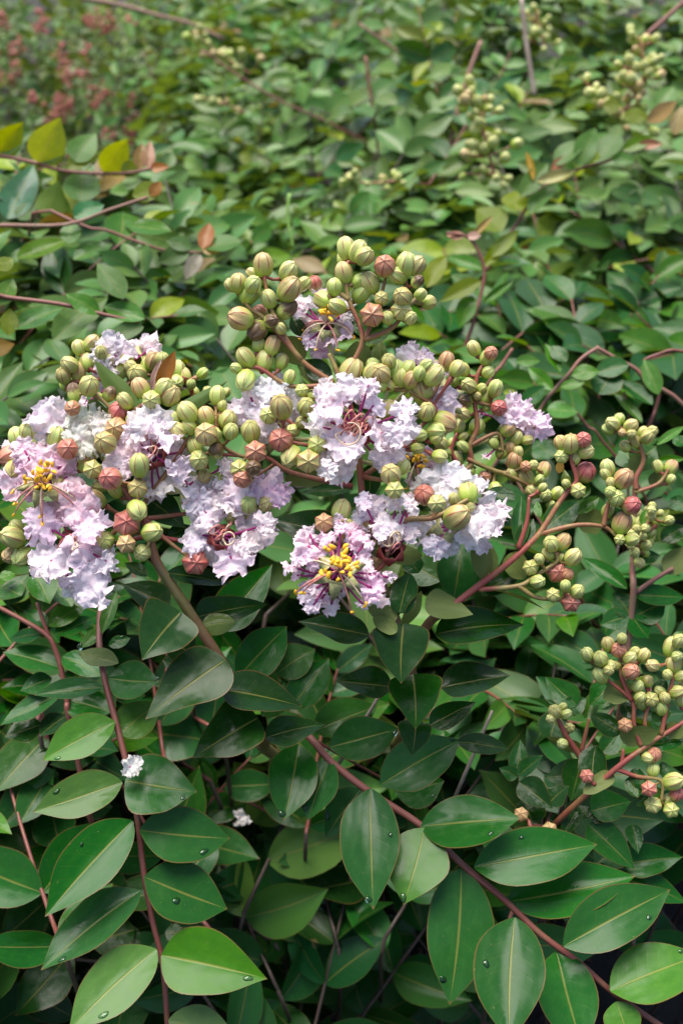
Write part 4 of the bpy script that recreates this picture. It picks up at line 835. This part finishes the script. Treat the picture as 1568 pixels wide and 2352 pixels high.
for pts in [[((690, 270), (515, 105), 90, G_FRESH), ((820, 170), (1010, 135), 110, G_FRESH), ((740, 250), (910, 210), 70, G_FRESH), ((650, 400), (860, 410), 150, G_FRESH, dict(nrm=(.3, .8))), ((870, 480), (600, 470), 90, G_FRESH, dict(nrm=(.3, .8))), ((1290, 490), (1095, 270), 60, G_FRESH), ((1400, 300), (1300, 50), 120, G_FRESH), ((1360, 370), (1130, 200), 90, G_HERO), ((1000, 300), (1100, 100), 200, G_HERO), ((440, 80), (610, 70), 80, G_FRESH), ((360, 280), (460, 310), 50, G_LIME), ((780, 80), (680, -40), 90, G_MID), ((480, 360), (640, 240), 120, G_HERO), ((700, 720), (560, 600), 150, G_HERO), ((740, 150), (640, -60), 70, G_FRESH), ((1200, 100), (960, 160), 140, G_HERO)]]:
    S.leaves(S.e, c4, pts, .59, 'ell')
S.fill((1040, 600, 1600, 900), .80, .66, 22, jd=.02, sp=.028); S.fill((1040, 900, 1620, 1420), .70, .58, 18, jd=.02, sp=.028); S.fill((1000, 640, 1660, 1500), .98, .72, 44, solo=False, jd=.03, steep=.5); S.fill((1660, 500, 2500, 1500), .85, .6, 60, solo=False, jd=.05)  # last fill: unseen shoots right of the view, added as side shading
S.done()
# --- right front, low, with bare soil beside it
S = Shrub('low_crape_myrtle', .25, .58, 'low crape myrtle with rounded leaves and red stalked buds next to bare soil', TD, .040, young=[G_FRESH, G_MID, G_HERO])
q1 = panicle(S.e, [cl(c5, [(560, 1640, .02), (700, 1500, .01), (1060, 1180), (1300, 1000), (1568, 830), (1700, 740)]), cl(c5, [(1250, 1010), (1195, 840), (1180, 670), (1000, 510), (960, 420)]), cl(c5, [(1180, 670), (1100, 480), (1085, 300)]), cl(c5, [(1060, 1180), (1220, 1240), (1400, 1270), (1400, 1430)]), cl(c5, [(1290, 1000), (1280, 800), (1330, 680)]), cl(c5, [(1400, 930), (1450, 680), (1500, 430), (1480, 300)]), cl(c5, [(1105, 1160), (1115, 1030)]), cl(c5, [(900, 1300), (850, 1250)])], .430,
    cb(c5, [(1000, 242, 55, .3), (1105, 197, 42), (1080, 287, 58, .8), (945, 352, 58), (850, 322, 46, .05), (1160, 347, 50), (1262, 332, 52, .2), (1345, 402, 52, .3), (1012, 407, 50), (950, 482, 62), (1170, 447, 66, .75), (1217, 562, 45), (1302, 522, 45, .3), (1325, 657, 58, .2, 's'), (1240, 642, 45), (1130, 852, 58, .65, 's'), (1400, 732, 50), (1470, 277, 60), (1532, 222, 55), (1490, 402, 60, .3), (1540, 482, 45), (1510, 602, 55), (1550, 672, 40), (1430, 652, 45),
    (840, 1237, 55, .85, 's'), (1290, 1092, 45), (1347, 1077, 56, .75), (1340, 1192, 48, .02), (1475, 1280, 68, .15), (1310, 1332, 62, .85, 's'), (1515, 1372, 56, .9), (1340, 1452, 62, .15, 's'), (1475, 1492, 62, .1, 's'), (1440, 1422, 40, .2), (1200, 300, 40), (1060, 400, 40, .2), (1000, 440, 40), (1400, 600, 42), (1260, 700, 42), (1450, 470, 42), (1520, 330, 45), (1560, 560, 45), (1380, 690, 40)]))
q2 = panicle(S.e, [cl(c5, [(800, 1100), (690, 940), (650, 860), (610, 780)]), cl(c5, [(800, 1050), (840, 880), (860, 800)])], .452, cb(c5, [(600, 757, 54), (677, 772, 36), (570, 802, 36), (710, 872, 40, .2, 's'), (660, 992, 42), (630, 830, 32), (650, 720, 30)]))
q3 = panicle(S.e, [cl(c5, [(520, 1800, .02), (440, 1680), (400, 1570)]), cl(c5, [(450, 1680), (540, 1650)]), cl(c5, [(450, 1690), (445, 1730)])], .428, cb(c5, [(345, 1527, 60, .55, 's'), (560, 1642, 62, .5, 's'), (445, 1732, 48)]))
stem(S.e, [P(*c5(560, 1640)[:2], .45), P(*c5(500, 1760)[:2], .52), S.root], .0016, .0026, M_STEM_RED)
S.leaves(q1, c5, [((1100, 905), (868, 768), 150, G_DARK), ((1090, 940), (1378, 905), 150, G_OLIVE, dict(flip=True, nrm=(.8, -.4))), ((880, 1255), (905, 1005), 205, G_DARK), ((1040, 1220), (815, 1365), 120, G_OLIVE, dict(flip=True)), ((1165, 1240), (1225, 1400), 110, G_MID), ((1190, 1180), (1280, 1340), 110, G_DARK), ((1180, 560), (960, 650), 170, G_OLIVE, dict(flip=True, nrm=(1, 0))), ((1440, 880), (1590, 890), 150, G_OLIVE, dict(flip=True, nrm=(.8, -.3))), ((1350, 610), (1440, 510), 100, G_DARK), ((1180, 800), (1110, 670), 100, G_DARK), ((1000, 520), (890, 440), 100, G_FRESH), ((1250, 660), (1190, 540), 80, G_FRESH), ((1330, 800), (1480, 750), 90, G_FRESH), ((890, 380), (800, 270), 80, G_FRESH), ((1210, 530), (1320, 500), 70, G_LIME), ((1400, 1330), (1260, 1400), 80, G_FRESH), ((1480, 1240), (1400, 1130), 100, G_MID), ((1440, 420), (1560, 370), 120, G_OLIVE), ((1500, 240), (1600, 160), 120, G_FRESH), ((1390, 1380), (1210, 1460), 60, G_FRESH), ((1330, 1000), (1568, 960), 120, G_HERO)], .432, 'round')
S.leaves(q2, c5, [((770, 700), (522, 480), 200, G_HERO), ((840, 810), (905, 575), 110, G_FRESH), ((790, 1065), (535, 925), 100, G_OLIVE, dict(flip=True, nrm=(.6, -.4))), ((800, 1110), (720, 1425), 250, G_MID), ((560, 960), (640, 700), 220, G_HERO), ((820, 1240), (520, 1240), 240, G_MID), ((700, 740), (840, 640), 150, G_HERO), ((960, 1060), (1110, 880), 150, G_HERO), ((1000, 560), (860, 700), 170, G_HERO), ((320, 1230), (340, 950), 140, G_HERO), ((330, 1230), (510, 1070), 120, G_HERO), ((320, 1240), (180, 1170), 110, G_HERO)], .462, 'ovate')
S.leaves(q3, c5, [((430, 1600), (380, 1365), 225, G_DARK), ((440, 1660), (228, 1845), 210, G_DARK), ((330, 1280), (585, 1480), 210, G_DARK), ((850, 1600), (1210, 1940), 245, G_HERO), ((860, 1555), (995, 1480), 165, G_DARK), ((850, 1550), (780, 1450), 110, G_DARK), ((430, 1660), (620, 1760), 130, G_DARK), ((700, 1600), (560, 1560), 130, G_DARK), ((870, 1500), (1180, 1420), 240, G_HERO), ((760, 1500), (640, 1700), 120, G_DARK), ((1180, 1600), (1230, 1820), 120, G_HERO), ((980, 1620), (880, 1760), 120, G_HERO), ((1110, 1900), (1570, 1840), 250, G_HERO), ((1080, 2000), (1620, 2180), 230, G_HERO), ((550, 1450), (700, 1300), 160, G_DARK), ((940, 2020), (960, 1880), 150, G_HERO)], .445, 'ovate')
S.fill((1150, 1400, 1560, 1700), .56, .50, 10, ln=(.08, .13), jd=.01); S.fill((1120, 1380, 1620, 1760), .64, .54, 16, ln=(.08, .14), solo=False, jd=.02, steep=.5)
S.done()
# --- left front, thin rosy stems and narrow shining leaves
S = Shrub('glossy_crape_myrtle', -.25, .64, 'glossy crape myrtle with thin rosy stems at the left below the blossoms', TD, .040, young=[G_FRESH, G_MID, G_HERO], kind='ell')
z1 = S.stem(cA, [(-20, 255), (100, 320), (215, 390), (255, 460), (285, 560), (310, 700), (320, 780)], .47, .0010, .0013, to_root=True); S.stem(cA, [(170, 240), (215, 370), (250, 450)], .47, .0008, .0009)
S.stem(cA, [(185, 690), (200, 800), (225, 900), (240, 1000)], .50, .0009, .0012)
S.leaves(z1, cA, [((275, 542), (12, 458), 120, G_HERO), ((285, 490), (475, 572), 95, G_HERO), ((250, 392), (445, 298), 80, G_HERO), ((225, 350), (405, 235), 90, G_FRESH), ((280, 660), (-5, 792), 95, G_HERO), ((305, 690), (515, 742), 140, G_HERO), ((210, 380), (30, 400), 60, G_HERO), ((220, 350), (110, 270), 60, G_HERO), ((310, 760), (180, 850), 90, G_DARK), ((30, 250), (130, 100), 110, G_MID), ((160, 110), (230, 240), 110, G_MID), ((0, 130), (70, 105), 60, G_FRESH), ((195, 800), (20, 850), 110, G_DARK), ((100, 210), (0, 150), 90, G_MID), ((330, 260), (240, 120), 100, G_MID), ((430, 260), (330, 180), 90, G_MID), ((240, 590), (90, 640), 90, G_HERO)], .472, 'ell', nrm=(.3, .8))
S.leaves(z1, cB, [((255, 218), (-10, 492), 190, G_HERO), ((215, 55), (-20, 300), 190, G_MID), ((-120, 60), (76, 190), 180, G_MID), ((240, 380), (288, 578), 185, G_HERO), ((270, 560), (30, 850), 190, G_DARK), ((230, 790), (-10, 995), 185, G_DARK), ((330, 1040), (62, 1332), 210, G_DARK), ((90, 1195), (360, 1350), 170, G_DARK), ((370, 380), (520, 375), 110, G_DARK), ((440, 130), (230, 180), 110, G_DARK), ((470, 720), (590, 760), 150, G_DARK), ((620, 940), (400, 1000), 200, G_DARK), ((560, 950), (650, 1000), 120, G_DARK), ((760, 950), (850, 960), 120, G_DARK)], .50, 'ell')
S.fill((-60, 1000, 330, 1420), .60, .52, 16, ln=(.09, .15), jd=.012); S.fill((-60, 1420, 330, 1800), .54, .50, 12, ln=(.08, .14), jd=.01); S.fill((-80, 950, 420, 1900), .68, .56, 26, ln=(.1, .16), solo=False, jd=.03, steep=.5); S.fill((-1000, 900, -90, 2300), .62, .46, 60, ln=(.1, .18), solo=False, jd=.04)  # last fill: out-of-view shoots added to keep light from the left off the interior
S.done()
# --- shaded growth under the blooming shrub
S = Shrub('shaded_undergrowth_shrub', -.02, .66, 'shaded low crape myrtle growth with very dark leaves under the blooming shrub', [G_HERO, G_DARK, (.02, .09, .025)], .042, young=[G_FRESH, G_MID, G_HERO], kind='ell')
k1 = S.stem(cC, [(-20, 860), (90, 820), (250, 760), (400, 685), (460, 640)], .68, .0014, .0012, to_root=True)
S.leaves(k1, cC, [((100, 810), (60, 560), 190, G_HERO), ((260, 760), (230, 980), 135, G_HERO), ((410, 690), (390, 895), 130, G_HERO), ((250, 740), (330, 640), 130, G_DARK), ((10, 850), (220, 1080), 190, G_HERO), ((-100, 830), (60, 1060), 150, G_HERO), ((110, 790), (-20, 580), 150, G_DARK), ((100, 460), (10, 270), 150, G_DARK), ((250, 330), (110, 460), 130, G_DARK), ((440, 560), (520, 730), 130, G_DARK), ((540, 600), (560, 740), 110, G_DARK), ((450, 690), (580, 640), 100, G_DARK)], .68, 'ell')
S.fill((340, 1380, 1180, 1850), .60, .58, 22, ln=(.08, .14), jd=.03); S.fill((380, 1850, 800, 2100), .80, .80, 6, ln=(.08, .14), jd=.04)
S.fill((300, 1250, 1260, 1900), .66, .60, 50, ln=(.1, .18), solo=False, jd=.03, steep=.4); S.fill((-40, 1750, 700, 2000), .84, .84, 8, ln=(.1, .16), solo=False, jd=.04, steep=.4); S.fill((-300, 2500, 700, 3300), .47, .40, 40, ln=(.1, .16), solo=False, jd=.02); S.fill((850, 1500, 1250, 1850), .66, .64, 10, ln=(.1, .14), solo=False, jd=.02, steep=.4)  # the fill below the frame: unseen leaves added to darken the lower interior
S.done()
# --- far plants on the left
S = Shrub('red_seeded_shrub', -.62, 2.15, 'far shrub covered in dark red seed clusters beyond the leafy left twigs', [(.06, .12, .025), G_MID, (.09, .14, .015)], .032, stem_mat=M_STEM_RED)
S.fill((-80, -40, 330, 360), 2.35, 1.9, 44, ln=(.18, .34), jd=.1, up=(.4, 1.4), sp=.026); S.fill((-120, -60, 340, 420), 2.6, 2.1, 80, ln=(.2, .4), solo=False, jd=.12, up=(.3, 1.2), sp=.026)
for k in range(44):
    x = RN.uniform(-20, 315); y = RN.uniform(20, 320); q = 2.0 + (320-y)/320*.3
    spray(S.e, vv, [(x, y+34), (x+RN.uniform(-12, 12), y)], q + RN.uniform(-.1, .05), 12, 17, 4.6, 1.0)
S.done()
S = Shrub('lime_shrub', -.33, 2.5, 'far lime green shrub between the red seeded shrub and the tall crape myrtle', [(.13, .20, .02), (.09, .18, .025), (.18, .24, .03)], .034)
S.fill((200, -40, 520, 330), 2.7, 2.1, 40, ln=(.2, .36), jd=.12, up=(.2, 1.0), sp=.026); S.fill((150, -80, 620, 380), 3.0, 2.3, 80, ln=(.2, .4), solo=False, jd=.2, up=(.2, 1.0), sp=.026)
S.done()
for k, (xx, yy, lb) in enumerate([(-.75, 3.2, 'blurred mid green shrub farthest back behind the red seeded shrub'), (.15, 3.4, 'blurred shrub row behind the tall crape myrtle at the back'), (1.15, 2.6, 'blurred green shrub behind the crape myrtle with bud clusters')]):
    S = Shrub('background_shrub', xx, yy, lb, TB, .045)
    bx = [(-250, -260, 520, 130), (380, -320, 1100, 120), (950, -320, 1750, 140)][k]; dd = [2.9, 2.7, 2.2][k]
    S.fill(bx, dd*1.15, dd, 46, ln=(.25, .45), jd=.2, up=(.1, 1.0), sp=.03); S.fill(bx, dd*1.3, dd*1.1, 60, ln=(.25, .45), solo=False, jd=.2, up=(.1, 1.0), sp=.03)
    if k == 0: S.fill((-1300, -120, -200, 300), 2.7, 1.7, 90, ln=(.25, .45), solo=False, jd=.2, up=(.1, 1.0), sp=.035)
    S.done()

# ================================================================== things lying about
def petal_bit(x, y, d, R, label, seed, p=None):
    C = p or P(x, y, d); n = (Vector((0, 0, 1))*.6 + up_at(C)*.6).normalized()
    me = petal_mesh(C, C + RGT*.0008, R, n, seed, 1.6); o = put('fallen_petal', me, None, M_PETAL_OLD, Matrix.Translation(C + n*R*.25), (.78, .74, .70)); tag(o, label, 'petal'); return o
petal_bit(297, 1764, .3985, .0040, 'crumpled white petal lying on a rounded leaf beside the rosy left stem', 901)
petal_bit(550, 1880, .56, .0042, 'small crumpled white petal caught on dark leaves in the shade', 902)
def on_ground(x, y):
    r = P(x, y, 1)-EYE; t = -CAM_H/r.z; p = EYE + r*t; p.z = gz(p.x, p.y); return p
petal_bit(0, 0, 0, .011, 'withered cream petal lying on the dark soil', 903, on_ground(912, 2292)+Vector((0, 0, .003)))
def ground_leaf(x, y, ang, L, col, label):
    p = on_ground(x, y); a, me0 = LEAF['back'][3]; me = mesh_np('fallen_leaf', a[0], a[1], a[2]); dr = Vector((math.cos(ang), math.sin(ang), .05))
    o = put('fallen_leaf', me, None, M_DEAD, leaf_matrix(p + Vector((0, 0, .005)), dr, Vector((.1, -.15, 1)), L, L*.42), col); tag(o, label, 'leaf')
ground_leaf(1050, 2325, .9, .040, (.16, .09, .08), 'dull purple fallen leaf on the soil below the long lower right shoot')
ground_leaf(1222, 2105, -1.2, .036, (.26, .15, .04), 'curled tan fallen leaf on soil beside the lower right stem')
ground_leaf(1100, 2352, .3, .03, (.25, .17, .03), 'yellowed fallen leaf on the soil at the shoot leaves')
def twig(pts, r, label):
    W = [on_ground(x, y) + Vector((0, 0, h)) for x, y, h in pts]; m = MB(); m.tube(smooth_line(W, 3), r, 6); o = put('dead_twig', m.mesh('dead_twig'), None, M_TWIG); tag(o, label, 'twig')
twig([(770, 2080, .004), (830, 2140, .006), (900, 2200, .004), (960, 2250, .003)], .0012, 'thin dead twig slanting across the soil above the cream petal')
twig([(790, 2150, .003), (860, 2155, .006), (915, 2150, .004)], .0014, 'short pale dead twig lying level on the shaded soil')
twig([(1440, 2250, .002), (1500, 2210, .003), (1560, 2235, .003)], .0011, 'forked dead twig on open soil near the right edge')
def standing_twig(b, t, d, label):
    B = P(*b, d); T = P(*t, d); q = (B-T).normalized(); lo = B + q*.03; m = MB(); m.tube([T, T.lerp(B, .5), B, B.lerp(lo, .5), lo], [.0006, .0007, .0007, .0008, .0008], 6); o = put('dead_twig', m.mesh('dead_twig'), None, M_TWIG); tag(o, label, 'twig')
standing_twig((1105, 1690), (1130, 1632), .455, 'dead grey twig stub standing between dark leaves right of the heart shaped leaves')
standing_twig((850, 1632), (875, 1590), .452, 'dead grey twig stub beside the left edge of the heart shaped leaves')
def drop_mesh(seed):
    r = random.Random(seed); NS, NR = 14, 6; V = []; F = []; ph = r.uniform(0, 6.28)
    for i in range(NR):
        a = math.pi*.5*i/(NR-1)
        for k in range(NS):
            an = 2*math.pi*k/NS; q = math.cos(a)*(1 + .18*math.sin(2*an+ph) + .1*math.sin(3*an+2*ph)); V.append((q*math.cos(an), q*math.sin(an)*.75, .42*math.sin(a)))
    for i in range(NR-1):
        for k in range(NS): k2 = (k+1) % NS; F.append((i*NS+k, i*NS+k2, (i+1)*NS+k2, (i+1)*NS+k))
    F.append(tuple(range(NS-1, -1, -1)))
    return mesh_np('water_drop', V, F)
tw = NT('water'); tw.n.remove(tw.b)
ta = tw.new('ShaderNodeBsdfTransparent'); ta.inputs[0].default_value = (.72, .86, .72, 1); tg = tw.new('ShaderNodeBsdfGlossy'); tg.inputs['Roughness'].default_value = .04
tf = tw.new('ShaderNodeFresnel'); tf.inputs['IOR'].default_value = 1.5; tm = tw.new('ShaderNodeMixShader')
for a_, b_ in ((tf.outputs[0], tm.inputs[0]), (ta.outputs[0], tm.inputs[1]), (tg.outputs[0], tm.inputs[2]), (tm.outputs[0], tw.o.inputs['Surface'])): tw.l.new(a_, b_)
DROPS = [drop_mesh(k) for k in range(4)]
for me in DROPS: me.materials.append(tw.m)
bpy.context.view_layer.update()
for par, lb, n in ((shL, 'clear water droplet on a leaf of the hanging rosy left shoot', 14), (shR, 'clear water droplet on a leaf of the long lower right shoot', 20)):
    ch = [o for o in par.children if o.name.startswith('leaf')]
    for k in range(n):
        o = ch[(k*3) % len(ch)]; i = RN.choice((9, 13, 15, 17)); j = RN.choice((1, 1, 5, 5, 2)); nv = 7; vs = o.data.vertices
        mw = o.matrix_world; p = mw @ vs[i*nv+j].co; xx = (mw @ vs[(i+1)*nv+j].co - p).normalized(); yy = (mw @ vs[i*nv+j+1].co - p); zz = xx.cross(yy).normalized()
        if zz.dot(EYE-p) < 0: zz = -zz
        yy = zz.cross(xx); sz = RN.uniform(.0009, .0018)
        tag(put('water_drop', RN.choice(DROPS), None, None, mat4(xx, yy, zz, p - zz*sz*.08, (sz, sz, sz))), lb, 'water drop', 'droplets on the ' + ('left' if par is shL else 'right') + ' shoot')
for o in bpy.data.objects:
    if '_off' in o: del o['_off']
